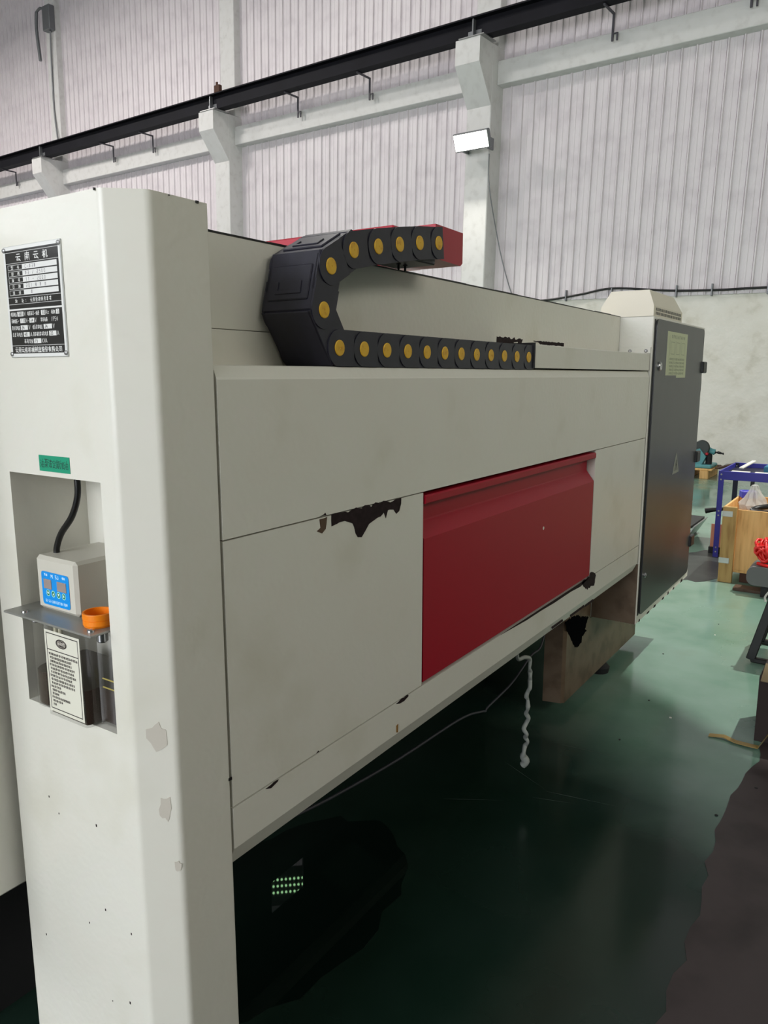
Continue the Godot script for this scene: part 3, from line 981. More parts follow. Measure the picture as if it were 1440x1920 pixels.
	chip([Vector2(1.200, 1.3135), Vector2(1.226, 1.3138), Vector2(1.222, 1.3195), Vector2(1.216, 1.3165)], A, M.chip, t, "paint_chip", 0.001)
	chip([Vector2(2.83, 0.800), Vector2(2.93, 0.800), Vector2(2.937, 0.815), Vector2(2.985, 0.806), Vector2(3.012, 0.788), Vector2(2.995, 0.748), Vector2(2.955, 0.757), Vector2(2.915, 0.750), Vector2(2.87, 0.772)], A + 0.0001, M.chip, t, "paint_chip", 0.004)
	chip([Vector2(2.10, 0.7975), Vector2(2.93, 0.7985), Vector2(2.83, 0.783), Vector2(2.72, 0.788), Vector2(2.55, 0.787), Vector2(2.43, 0.790), Vector2(2.30, 0.790)], A + 0.0001, M.chip, t, "paint_chip", 0.003)
	chip([Vector2(1.495, 0.794), Vector2(1.548, 0.800), Vector2(1.555, 0.794), Vector2(1.532, 0.788), Vector2(1.512, 0.789)], A + 0.0001, M.chip, t, "paint_chip", 0.002)
	chip([Vector2(1.02, 0.794), Vector2(1.058, 0.7965), Vector2(1.055, 0.793), Vector2(1.035, 0.788)], A + 0.0001, M.chip, t, "paint_chip", 0.0015)
	chip([Vector2(1.18, 0.7995), Vector2(1.187, 0.803), Vector2(1.19, 0.7995)], A, M.chip, t, "paint_chip", 0.0005)
	chip([Vector2(1.497, 0.735), Vector2(1.505, 0.737), Vector2(1.504, 0.715), Vector2(1.498, 0.717)], A + 0.0001, mat(Color(0.55, 0.4, 0.18), 0.6), t, "rust_run", 0.001)
	for q in [[2.62, 0.700, 0.055], [2.85, 0.690, 0.08], [3.0, 0.684, 0.05]]:
		st = mb()
		var zf: float = A - 0.0035 - (0.706 - q[1]) * 0.47 + 0.0006
		obox(st, Transform3D(Basis(Vector3(1, 0, 0), -0.44), Vector3(q[0], q[1] - 0.012, zf - 0.005)), Vector3(q[2], 0.006, 0.0006))
		obj("paint_chip", st, M.chip, t)
	# --- far leg under the cabinet end
	st = mb()
	prism(st, [Vector2(3.285, -1.281), Vector2(3.303, -1.199), Vector2(3.318, -1.185), Vector2(3.645, -1.185), Vector2(3.645, -1.281)], -0.665, -0.058, Transform3D(Basis(Vector3(1, 0, 0), Vector3(0, 0, 1), Vector3(0, -1, 0)), Vector3.ZERO))
	box(st, Vector3(3.645, 0.058, -1.281), Vector3(4.50, 0.392, -1.185))
	var leg := obj("far_leg", st, M.grimy, t)
	chip([Vector2(3.277, 0.47), Vector2(3.40, 0.47), Vector2(3.616, 0.405), Vector2(3.567, 0.356), Vector2(3.60, 0.34), Vector2(3.53, 0.33), Vector2(3.528, 0.298), Vector2(3.48, 0.292), Vector2(3.436, 0.300), Vector2(3.38, 0.352), Vector2(3.33, 0.405)], -1.1845, M.primer, leg, "paint_chip", 0.006)
	st = mb()
	lathe(st, [Vector2(0.0, 0.0), Vector2(0.055, 0.0), Vector2(0.06, 0.03), Vector2(0.04, 0.05), Vector2(0.02, 0.06), Vector2(0.02, 0.075)], Transform3D(Basis(), Vector3(3.95, 0, -1.225)), 16)
	obj("foot", st, M.dark, t)
	# --- bed plate at the front, with an opening added to let the lamp mirror through
	st = mb()
	for q in [[0.80, 0.0, 1.865, 0.70], [2.050, 0.0, 4.62, 0.70], [1.865, 0.0, 2.050, 0.250], [1.865, 0.380, 2.050, 0.70]]:
		box(st, Vector3(q[0], q[1], -1.756), Vector3(q[2], q[3], -1.751))
	obj("bed_plate", st, M.dark, t)
	# --- cover that carries on to the left of the near post
	st = mb()
	box(st, Vector3(0.40, 0.552, -1.75), Vector3(0.80, 1.86, -1.42), 0.006)
	obj("side_cover", st, M.cream, t)
	# hanging cord and rope belong to the floor things

func cabinet() -> void:
	var zf := -0.962
	var t := thing("electrical_cabinet", "cream electrical cabinet with a dark grey door at the far end of the machine", "cabinet", Vector3(4.2, 0.4, -1.3))
	var st := mb()
	box(st, Vector3(3.655, 0.395, -1.30), Vector3(4.758, 1.868, zf), 0.004)
	obj("carcass", st, M.cream, t)
	st = mb()
	box(st, Vector3(3.6535, 0.397, -1.184), Vector3(3.6550, 0.70, -0.966))
	obj("dirty_shaded_sheet", st, M.grimy, t)  # dirt, with the shade below the apron put into the colour too
	st = mb()
	prism(st, round_rect(Vector2(3.690, 0.435), Vector2(4.715, 1.857), 0.03), zf, zf + 0.008, Transform3D(), 40.0)
	var d := obj("door", st, M.door, t)
	d.set_meta("label", "dark grey sheet steel door")
	st = mb()
	box(st, Vector3(3.668, 0.437, zf), Vector3(3.689, 1.855, zf + 0.002))
	obj("door_gap", st, M.black, d)
	for y in [1.645, 1.131, 0.626]:
		st = mb()
		box(st, Vector3(4.690, y - 0.032, zf), Vector3(4.775, y + 0.032, zf + 0.022), 0.004)
		obj("hinge", st, M.black, d)
	for q in [[3.766, 1.642, 0.018], [3.732, 0.632, 0.010]]:
		st = mb()
		lathe(st, [Vector2(q[2] * 1.25, 0.0), Vector2(q[2] * 1.25, 0.003), Vector2(q[2], 0.009), Vector2(q[2] * 0.35, 0.009), Vector2(q[2] * 0.3, 0.006), Vector2(0, 0.006)], Transform3D(Basis(Vector3.RIGHT, PI / 2), Vector3(q[0], q[1], zf + 0.008)), 16)
		obj("lock", st, M.chrome, d)
	# rain-hood shaped fan cover on top
	st = mb()
	var xa := 3.655
	var xb := 4.20
	var za := -1.21
	var zb := -0.966
	var rings := [[1.868, 0.0], [1.915, 0.0], [1.985, 0.045]]
	var loops := []
	for r in rings:
		var i: float = r[1]
		loops.append([Vector3(xa, r[0], za + i), Vector3(xb - i * 2.0, r[0], za + i), Vector3(xb - i * 2.0, r[0], zb - i * 0.55), Vector3(xa, r[0], zb - i * 0.55)])
	var outs := [Vector3(0, 0, -1), Vector3(1, 0, 0), Vector3(0, 0, 1), Vector3(-1, 0, 0)]
	for k in 2:
		for j in 4:
			var j2 := (j + 1) % 4
			face(st, [loops[k][j], loops[k][j2], loops[k + 1][j2], loops[k + 1][j]], outs[j])
	face(st, loops[2], Vector3.UP)
	var hood := obj("fan_hood", st, M.hood, t)
	for row in 2:
		for k in 22:
			st = mb()
			var x := xa + 0.04 + k * 0.0222
			box(st, Vector3(x, 1.876 + row * 0.018, zb - 0.002), Vector3(x + 0.009, 1.889 + row * 0.018, zb + 0.0012))
			obj("vent_slot", st, M.black, hood)
	# bolted flange on the face over the tray
	st = mb()
	box(st, Vector3(3.644, 1.699, -1.11), Vector3(3.653, 1.728, -0.967), 0.001)
	var fl := obj("flange", st, M.cream, t)
	for z in [-0.987, -1.06]:
		st = mb()
		lathe(st, [Vector2(0.008, 0.0), Vector2(0.008, 0.004), Vector2(0.004, 0.006), Vector2(0.0, 0.006)], Transform3D(Basis(Vector3.BACK, PI / 2), Vector3(3.644, 1.711, z)), 10)
		obj("bolt", st, M.chrome, fl)
	# chipped paint along the bottom lip
	for k in 7:
		st = mb()
		var x := 3.70 + k * 0.14 + rng.randf_range(0, 0.05)
		box(st, Vector3(x, 0.3945, zf - 0.001), Vector3(x + rng.randf_range(0.02, 0.05), 0.3955 + rng.randf_range(0.006, 0.016), zf + 0.0008))
		obj("paint_chip", st, M.chip, t)
	# loose wire loop behind the upper hinge
	st = mb()
	tube(st, [Vector3(4.765, 1.60, -0.97), Vector3(4.80, 1.57, -0.975), Vector3(4.80, 1.52, -0.975), Vector3(4.762, 1.49, -0.97)], 0.005, 6, 5)
	obj("wire_loop", st, M.rubber, t)
	# paper and sticker on the door: things of their own
	var im := Image.create(200, 128, false, Image.FORMAT_RGB8)
	im.fill(Color(0.80, 0.82, 0.70))
	var ink := Color(0.52, 0.55, 0.46)
	line_on(im, Vector2(20, 12), Vector2(20, 120), 1, ink)
	write(im, "电源电压频率等数相", Vector2(40, 8), Vector2(9, 9), 15, 1.0, ink)
	for k in 3:
		frame_on(im, Rect2i(38 + k * 52, 28, 34, 34), 1, ink)
		line_on(im, Vector2(30 + k * 52, 24), Vector2(26 + k * 52, 66), 1, ink)
	for k in 5:
		write(im, "规格电压日号量重地址省相数等频", Vector2(30, 72 + k * 10), Vector2(6, 6), 10, 1.0, ink)
	st = mb()
	var pz := zf + 0.0092
	print_face(st, Vector3(3.884, 1.811, pz), Vector3(4.300, 1.811, pz), Vector3(4.300, 1.588, pz), Vector3(3.884, 1.588, pz), Vector3(0, 0, 1))
	var pap := thing("paper_sheet", "yellowed printed paper sheet stuck on the dark cabinet door", "paper", Vector3(4.09, 1.7, pz))
	obj("sheet", st, printed(im, 0.8), pap)
	st = mb()
	box(st, Vector3(3.884, 1.588, pz - 0.001), Vector3(4.300, 1.811, pz - 0.0002))
	obj("backing", st, M.paper, pap)
	st = mb()
	box(st, Vector3(3.884, 1.586, pz), Vector3(4.10, 1.600, pz + 0.0004))
	obj("torn_notch", st, M.door, pap)
	var tri_ := thing("warning_sticker", "pale triangular electric hazard sticker on the dark cabinet door", "sticker", Vector3(4.23, 1.14, pz))
	st = mb()
	prism(st, [Vector2(4.225, 1.196), Vector2(4.163, 1.084), Vector2(4.303, 1.086)], pz - 0.001, pz)
	obj("triangle", st, mat(Color(0.60, 0.61, 0.57), 0.6), tri_)
	st = mb()
	prism(st, [Vector2(4.226, 1.172), Vector2(4.188, 1.098), Vector2(4.276, 1.099)], pz, pz + 0.0005)
	obj("inner_field", st, mat(Color(0.50, 0.51, 0.48), 0.6), tri_)
	st = mb()
	prism(st, [Vector2(4.236, 1.156), Vector2(4.221, 1.126), Vector2(4.231, 1.126), Vector2(4.224, 1.104), Vector2(4.246, 1.134), Vector2(4.236, 1.134), Vector2(4.243, 1.156)], pz + 0.0005, pz + 0.001)
	obj("bolt_mark", st, mat(Color(0.16, 0.16, 0.16), 0.6), tri_)

func drag_chain() -> void:
	var t := thing("drag_chain", "dark plastic drag chain of hinged links with yellow pin caps lying on the ledge", "cable chain", Vector3(1.7, 1.62, -1.04))
	var pins := []
	for i in 12:
		pins.append(Vector2(2.266 - i * 0.0890, 1.656))
	pins.append_array([Vector2(1.237, 1.729), Vector2(1.262, 1.816), Vector2(1.340, 1.857), Vector2(1.431, 1.876), Vector2(1.517, 1.892), Vector2(1.604, 1.907), Vector2(1.694, 1.919)])
	var zf := -0.9725
	var zb := -1.105
	var r := 0.0375
	for i in pins.size():
		var p: Vector2 = pins[i]
		var low := i <= 11
		# direction in which this link's plate runs from its pin
		var q: Vector2
		if low:
			q = pins[i - 1] if i > 0 else p + Vector2(0.04, 0)
		else:
			q = pins[i + 1] if i < pins.size() - 1 else p - (pins[i - 1] - p) * 0.25
		var d := (q - p).normalized()
		var n := Vector2(-d.y, d.x)
		var ln := p.distance_to(q)
		var st := mb()
		var head := []
		for k in 13:
			var a := PI * 0.5 + PI * k / 12.0
			head.append(p + d * cos(a) * r + n * sin(a) * r)
		head.append_array([p + d * minf(ln, 0.052) - n * r, p + d * minf(ln, 0.052) + n * r])
		prism(st, head, zf - 0.006, zf, Transform3D(), 30.0)
		prism(st, head, zb, zb + 0.006, Transform3D(), 30.0)
		if ln > 0.06:
			var body := [p + d * 0.03 - n * r, p + d * (ln + 0.012) - n * r, p + d * (ln + 0.012) + n * r, p + d * 0.03 + n * r]
			prism(st, body, zf - 0.0085, zf - 0.0025)
			prism(st, body, zb + 0.0025, zb + 0.0085)
			# cross bars above and below the cable space
			for s in [-1.0, 1.0]:
				obox(st, Transform3D(Basis(Vector3(d.x, d.y, 0), Vector3(n.x, n.y, 0), Vector3(0, 0, 1)), Vector3(p.x + d.x * ln * 0.55, p.y + d.y * ln * 0.55, (zf + zb) * 0.5) + Vector3(n.x, n.y, 0) * s * (r - 0.004)), Vector3(ln * (0.68 if (s > 0.0) != low and i > 10 else 0.5), 0.004, (zf - zb) * 0.5 - 0.003), 0.002)
		var link := obj("link", st, M.chain, t)
		st = mb()
		lathe(st, [Vector2(0.0165, -0.001), Vector2(0.0165, 0.0012), Vector2(0.0150, 0.0020), Vector2(0.002, 0.0020), Vector2(0.0015, 0.0012), Vector2(0.0, 0.0012)], Transform3D(Basis(Vector3.RIGHT, PI / 2), Vector3(p.x, p.y, zf)), 20)
		obj("pin_cap", st, M.cap, link)
	# the link that turns out of the lower run: between pins 11 and 12
	var a: Vector2 = pins[11]
	var b: Vector2 = pins[12]
	var dd := (b - a).normalized()
	var nn := Vector2(-dd.y, dd.x)
	var st2 := mb()
	var bl := a.distance_to(b)
	var bd := [a - dd * 0.01 - nn * r, a + dd * (bl + 0.02) - nn * r, a + dd * (bl + 0.02) + nn * r, a - dd * 0.01 + nn * r]
	prism(st2, bd, zf - 0.0085, zf - 0.0025)
	prism(st2, bd, zb + 0.0025, zb + 0.0085)
	for s in [-1.0, 1.0]:
		obox(st2, Transform3D(Basis(Vector3(dd.x, dd.y, 0), Vector3(nn.x, nn.y, 0), Vector3(0, 0, 1)), Vector3(a.x + dd.x * bl * 0.5, a.y + dd.y * bl * 0.5, (zf + zb) * 0.5) + Vector3(nn.x, nn.y, 0) * s * (r - 0.004)), Vector3(bl * (0.72 if s > 0.0 else 0.5), 0.004, (zf - zb) * 0.5 - 0.003), 0.002)
	obj("link", st2, M.chain, t)
	# clip-on lids on the outside of the bend
	for i in [13, 14]:
		var p: Vector2 = pins[i - 1]
		var q: Vector2 = pins[i]
		var d := (q - p).normalized()
		var n := Vector2(-d.y, d.x)
		var bs := Basis(Vector3(d.x, d.y, 0), Vector3(n.x, n.y, 0), Vector3(0, 0, 1))
		var c := Vector3((p.x + q.x) * 0.5, (p.y + q.y) * 0.5, (zf + zb) * 0.5) + Vector3(n.x, n.y, 0) * (r + 0.001)
		var st := mb()
		obox(st, Transform3D(bs, c), Vector3(0.036, 0.0025, 0.052), 0.002)
		obox(st, Transform3D(bs, c + bs * Vector3(-0.020, 0.003, 0.0)), Vector3(0.004, 0.002, 0.034), 0.001)
		for s in [-1.0, 1.0]:
			obox(st, Transform3D(bs, c + bs * Vector3(-0.008, 0.003, 0.030 * s)), Vector3(0.010, 0.002, 0.003), 0.001)
		obj("lid", st, M.chain, t)

func carriage() -> void:
	var t := thing("carriage_cover", "red painted carriage bracket at the end of the drag chain, reaching back over the machine", "bracket", Vector3(1.77, 1.88, -1.2))
	var st := mb()
	box(st, Vector3(1.716, 1.884, -2.3), Vector3(1.86, 1.981, -1.12), 0.004)
	obj("arm", st, M.redarm, t)
	st = mb()
	# bent sheet: front, right end and a slanted underside
	prism(st, [Vector2(1.695, 1.884), Vector2(1.826, 1.8805), Vector2(1.837, 1.888), Vector2(1.837, 1.9635), Vector2(1.695, 1.9655)], -1.13, -0.9825)
	obj("end_bracket", st, M.redarm, t)
	st = mb()
	box(st, Vector3(1.56, 1.868, -1.10), Vector3(1.70, 1.884, -0.985), 0.003)
	obj("underplate", st, M.chain, t)
	for x in [1.625, 1.655]:
		st = mb()
		lathe(st, [Vector2(0.0, -0.018), Vector2(0.003, -0.018), Vector2(0.003, -0.004), Vector2(0.006, -0.004), Vector2(0.006, 0.0)], Transform3D(Basis(), Vector3(x, 1.870, -1.045)), 8)
		obj("bolt", st, M.black, t)

# ------------------------------------------------------------------ lubrication pump in the niche
func pump() -> void:
	var t := thing("lubrication_pump", "small lubrication pump with an oil tank standing in the niche of the cream post", "pump", Vector3(0.80, 0.993, -1.17))
	# tank: plan outline in (x, z), open at the top
	var plan := [Vector2(0.741, -1.228), Vector2(0.741, -1.121), Vector2(0.746, -1.117), Vector2(0.768, -1.115), Vector2(0.771, -1.110), Vector2(0.771, -1.066), Vector2(0.777, -1.060), Vector2(0.870, -1.063), Vector2(0.876, -1.069), Vector2(0.876, -1.304), Vector2(0.870, -1.310), Vector2(0.790, -1.310), Vector2(0.770, -1.303), Vector2(0.758, -1.293), Vector2(0.753, -1.280), Vector2(0.752, -1.262), Vector2(0.756, -1.240), Vector2(0.762, -1.236), Vector2(0.746, -1.232)]
	var flat := Transform3D(Basis(Vector3(1, 0, 0), Vector3(0, 0, 1), Vector3(0, -1, 0)), Vector3.ZERO)
	var st := mb()
	prism(st, plan, -1.174, -0.9935, flat, 50.0)
	var tank := obj("tank", st, M.clearwall, t)
	tank.set_meta("label", "smoky clear plastic oil tank")
	var inner := []
	var c := Vector2(0.822, -1.185)
	for p in plan:
		inner.append(p + (c - p).normalized() * 0.004)
	st = mb()
	prism(st, inner, -1.060, -0.997, flat, 50.0)
	obj("oil", st, M.oil, tank)
	for y in [1.079, 1.063]:
		st = mb()
		box(st, Vector3(0.7695, y - 0.001, -1.108), Vector3(0.7715, y + 0.001, -1.068), 0.0004)
		obj("level_line", st, mat(Color(0.72, 0.66, 0.36), 0.4), tank)
	for z in [-1.095, -1.080, -1.285, -1.270]:
		st = mb()
		tube(st, [Vector3(0.80, 1.172, z), Vector3(0.80, 1.07, z)], 0.0045, 8)
		obj("dip_tube", st, mat(Color(0.75, 0.73, 0.64), 0.4), tank)
	# lid plate
	st = mb()
	box(st, Vector3(0.721, 1.1745, -1.318), Vector3(0.885, 1.1785, -1.0625), 0.001)
	obj("lid_plate", st, M.lid, t)
	for q in [Vector3(0.737, 1.1785, -1.275), Vector3(0.737, 1.1785, -1.083)]:
		st = mb()
		lathe(st, [Vector2(0.0065, 0.0), Vector2(0.006, 0.003), Vector2(0.003, 0.0045), Vector2(0.0, 0.0045)], Transform3D(Basis(), q), 12)
		obj("screw", st, M.chrome, t)
		st = mb()
		lathe(st, [Vector2(0.010, -0.0045), Vector2(0.010, -0.020), Vector2(0.006, -0.023), Vector2(0.0, -0.023)], Transform3D(Basis(), q + Vector3(0.018, 0.0, 0.004)), 8)
		obj("thread_boss", st, M.chrome, t)
	# motor housing
	st = mb()
	box(st, Vector3(0.768, 1.1785, -1.2815), Vector3(0.905, 1.2785, -1.1620), 0.006)
	obj("motor_housing", st, tri(mat(Color(0.80, 0.785, 0.74), 0.4), 3.0), t)
	# blue keypad
	var im := Image.create(256, 192, false, Image.FORMAT_RGB8)
	im.fill(Color(0.0, 0.58, 0.92))
	var wh := Color(0.92, 0.97, 1.0)
	write(im, "时量", Vector2(28, 12), Vector2(13, 13), 16, 1.5, wh)
	write(im, "M SJ", Vector2(92, 12), Vector2(15, 18), 19, 2.5, wh)
	write(im, "电数", Vector2(194, 12), Vector2(13, 13), 16, 1.5, wh)
	write(im, "SU SJ-LUBRICATION PUMP", Vector2(26, 162), Vector2(7, 14), 9.4, 2.2, wh)
	for k in 4:
		var cc := Vector2(54 + k * 49, 122)
		for yy in range(-19, 20):
			for xx in range(-17, 18):
				var rr := sqrt(float(xx * xx) * 1.25 + float(yy * yy))
				if rr < 19.0:
					im.set_pixel(int(cc.x) + xx, int(cc.y) + yy, Color(0.72, 0.95, 0.9) if rr > 15.0 else Color(0.10, 0.48, 0.30))
		if k == 0:
			write(im, "设置", cc + Vector2(-10, -6), Vector2(9, 11), 11, 1.5, wh)
		elif k == 1:
			for yy in 16:
				line_on(im, cc + Vector2(-yy * 0.45, yy - 8), cc + Vector2(yy * 0.45, yy - 8), 1.0, wh)
		elif k == 2:
			for yy in 16:
				line_on(im, cc + Vector2(-(16 - yy) * 0.45, yy - 8), cc + Vector2((16 - yy) * 0.45, yy - 8), 1.0, wh)
		else:
			write(im, "归", cc + Vector2(-6, -7), Vector2(12, 13), 11, 1.5, wh)
	st = mb()
	var kp := round_rect(Vector2(-1.2640, 1.1895), Vector2(-1.1820, 1.2515), 0.006, 4)
	var uvs := []
	var pts := []
	for p in kp:
		pts.append(Vector3(0.7672, p.y, p.x))
		uvs.append(Vector2((p.x + 1.2640) / 0.082, (1.2515 - p.y) / 0.062))
	face(st, pts, Vector3(-1, 0, 0), uvs)
	obj("keypad", st, printed(im, 0.35), t)
	for q in [[-1.2455, 0.0115, 1.2285], [-1.2035, 0.0135, 1.2285]]:
		st = mb()
		box(st, Vector3(0.7660, q[2] - 0.009, q[0] - q[1]), Vector3(0.7675, q[2] + 0.009, q[0] + q[1]), 0.0006)
		obj("display", st, mat(Color(0.62, 0.56, 0.54), 0.3), t)
	# orange filler cap, an open ring
	st = mb()
	lathe(st, [Vector2(0.0245, 0.0), Vector2(0.0265, 0.004), Vector2(0.0265, 0.012), Vector2(0.0255, 0.0125), Vector2(0.0255, 0.0135), Vector2(0.027, 0.014), Vector2(0.027, 0.023), Vector2(0.0265, 0.024), Vector2(0.0235, 0.024), Vector2(0.0235, 0.008), Vector2(0.0, 0.008)], Transform3D(Basis(), Vector3(0.768, 1.1785, -1.103)), 28)
	obj("filler_cap", st, M.orange, t)
	# printed instruction sheet on the tank
	var lab := Image.create(256, 384, false, Image.FORMAT_RGB8)
	lab.fill(Color(0.87, 0.86, 0.80))
	var ink := Color(0.11, 0.09, 0.08)
	frame_on(lab, Rect2i(12, 12, 232, 358), 4, ink)
	lab.fill_rect(Rect2i(12, 88, 232, 4), ink)
	for yy in range(-22, 23):
		for xx in range(-40, 41):
			var rr := float(xx * xx) / 1600.0 + float(yy * yy) / 440.0
			if rr < 1.0:
				lab.set_pixel(122 + xx, 50 + yy, ink if rr > 0.62 or rr < 0.42 else Color(0.6, 0.58, 0.54))
	write(lab, "油泵重型", Vector2(97, 42), Vector2(11, 14), 13, 1.8, Color(0.8, 0.78, 0.74))
	var rowtext := ["请定期加油并请使用规定型号的润滑油", "一型号规格重量相数电压频率", "定期请加油泵地址省编号等日", "二本机电压等级请按铭牌规定接线", "三油量不足时请加油并检查管路", "四使用前请检查电源电压频率相数", "五请勿在无油状态下使用油泵", "六本机型号规格以编号日期为准", "七加油时请停机断电并保持清洁", "地址省市电话", "定期检查油泵电机", "型号规格", "本公司有限份股造制械机", "请按规定保养", "日期"]
	for k in 15:
		write(lab, rowtext[k], Vector2(24 if k % 3 == 0 else 30, 104 + k * 17), Vector2(9.5, 9.5), 12.4, 1.6, Color(0.2, 0.18, 0.16))
	st = mb()
	print_face(st, Vector3(0.7403, 1.156, -1.2255), Vector3(0.7403, 1.156, -1.1235), Vector3(0.7403, 1.002, -1.1235), Vector3(0.7403, 1.002, -1.2255), Vector3(-1, 0, 0))
	obj("instruction_label", st, printed(lab, 0.55), t)
	# black power cord from the housing up into the post
	st = mb()
	tube(st, [Vector3(0.800, 1.276, -1.262), Vector3(0.800, 1.290, -1.260), Vector3(0.800, 1.317, -1.243), Vector3(0.800, 1.352, -1.207), Vector3(0.800, 1.391, -1.186), Vector3(0.800, 1.427, -1.184)], 0.0058, 10, 6)
	tag(obj("power_cord", st, M.rubber), "black power cord running from the pump up into the post", "cord")

func plates() -> void:
	var x := 0.7555
	var im := Image.create(416, 512, false, Image.FORMAT_RGB8)
	var bk := Color(0.12, 0.12, 0.125)
	var wt := Color(0.88, 0.88, 0.87)
	im.fill(wt)
	im.fill_rect(Rect2i(14, 16, 388, 270), bk)
	im.fill_rect(Rect2i(14, 294, 388, 202), bk)
	im.fill_rect(Rect2i(14, 26, 388, 2), wt)
	im.fill_rect(Rect2i(14, 76, 388, 2), wt)
	write(im, "云南云机", Vector2(94, 34), Vector2(34, 34), 66, 4.0, wt)
	var rows := [["型号", "C-63Y"], ["规格", "63 / 2500"], ["编号", "11 - 2000"], ["日期", "201 年 月 日"], ["重量", "  吨"]]
	for k in 5:
		var y := 84 + k * 29
		frame_on(im, Rect2i(28, y, 360, 24), 2, wt)
		im.fill_rect(Rect2i(136, y, 252, 24), wt)
		write(im, rows[k][0], Vector2(52, y + 4), Vector2(15, 15), 46, 2.2, wt)
		write(im, rows[k][1], Vector2(156, y + 5), Vector2(10, 14), 17, 2.0, Color(0.55, 0.53, 0.55))
	im.fill_rect(Rect2i(14, 232, 388, 2), wt)
	write(im, "地 址:", Vector2(64, 240), Vector2(15, 18), 25, 2.2, wt)
	write(im, "云南省昆明市北郊", Vector2(178, 240), Vector2(14, 18), 20, 2.2, wt)
	im.fill_rect(Rect2i(14, 264, 388, 2), wt)
	var field := func(px: int, py: int, w: int, s: String) -> void:
		im.fill_rect(Rect2i(px, py - 2, w, 22), wt)
		write(im, s, Vector2(px + 8, py + 2), Vector2(8, 14), 11, 2.0, bk)
	var tx := func(px: int, py: int, s: String, step: float) -> void:
		write(im, s, Vector2(px, py), Vector2(step - 2.5, 18), step, 2.0, wt)
	tx.call(22, 302, "电源电压", 11.5)
	field.call(72, 302, 46, "380")
	tx.call(122, 302, "V", 14.0)
	tx.call(148, 302, "电源种类~频率", 13.0)
	field.call(250, 302, 30, "50")
	tx.call(284, 302, "Hz", 13.0)
	tx.call(324, 302, "相数", 15.0)
	field.call(358, 302, 22, "3")
	tx.call(22, 334, "控制电压~", 12.0)
	field.call(90, 334, 40, "110")
	tx.call(134, 334, "V-", 12.0)
	field.call(160, 334, 36, "24")
	tx.call(200, 334, "V", 14.0)
	tx.call(244, 334, "防护等级", 13.0)
	tx.call(318, 334, "IP54", 13.0)
	tx.call(22, 366, "信号灯电压", 13.0)
	field.call(90, 366, 54, "24")
	tx.call(150, 366, "V", 14.0)
	tx.call(180, 366, "电磁阀线电压", 12.5)
	field.call(262, 366, 60, "24")
	tx.call(328, 366, "V", 14.0)
	tx.call(22, 398, "最大总电流", 16.0)
	field.call(108, 398, 46, "40")
	tx.call(160, 398, "A", 14.0)
	tx.call(180, 398, "主断路器短路断电流", 12.5)
	field.call(298, 398, 52, "35")
	tx.call(356, 398, "A", 14.0)
	tx.call(110, 430, "设备容量", 17.0)
	field.call(182, 430, 54, "15")
	tx.call(242, 430, "KVA", 13.0)
	im.fill_rect(Rect2i(14, 458, 388, 2), wt)
	write(im, "云南云机机械制造股份有限公司", Vector2(34, 466), Vector2(20, 24), 25, 2.6, wt)
	var np := thing("nameplate", "black and silver engraved nameplate riveted high on the cream post", "nameplate", Vector3(x, 1.72, -1.2))
	var st := mb()
	box(st, Vector3(x, 1.630, -1.280), Vector3(0.7579, 1.812, -1.1185), 0.0006)
	obj("plate", st, M.alu, np)
	st = mb()
	print_face(st, Vector3(x - 0.0003, 1.811, -1.279), Vector3(x - 0.0003, 1.811, -1.1195), Vector3(x - 0.0003, 1.631, -1.1195), Vector3(x - 0.0003, 1.631, -1.279), Vector3(-1, 0, 0))
	obj("engraving", st, printed(im, 0.35), np)
	for y in [1.806, 1.636]:
		for z in [-1.276, -1.1225]:
			st = mb()
			lathe(st, [Vector2(0.0042, 0.0), Vector2(0.0038, 0.0018), Vector2(0.0022, 0.003), Vector2(0.0, 0.0034)], Transform3D(Basis(Vector3.BACK, PI / 2), Vector3(x, y, z)), 12)
			obj("rivet", st, M.steel, np)
	var gm := Image.create(256, 80, false, Image.FORMAT_RGB8)
	gm.fill(Color(0.05, 0.58, 0.44))
	write(gm, "油泵请定期加油", Vector2(12, 20), Vector2(29, 40), 33.5, 3.2, Color(0.03, 0.20, 0.17))
	st = mb()
	print_face(st, Vector3(0.7572, 1.465, -1.226), Vector3(0.7572, 1.465, -1.1385), Vector3(0.7572, 1.4375, -1.1385), Vector3(0.7572, 1.4375, -1.226), Vector3(-1, 0, 0))
	box(st, Vector3(0.7574, 1.4375, -1.226), Vector3(0.7582, 1.465, -1.1385))
	tag(obj("green_sticker", st, printed(gm, 0.5)), "small green sticker with dark writing just above the pump niche", "sticker")

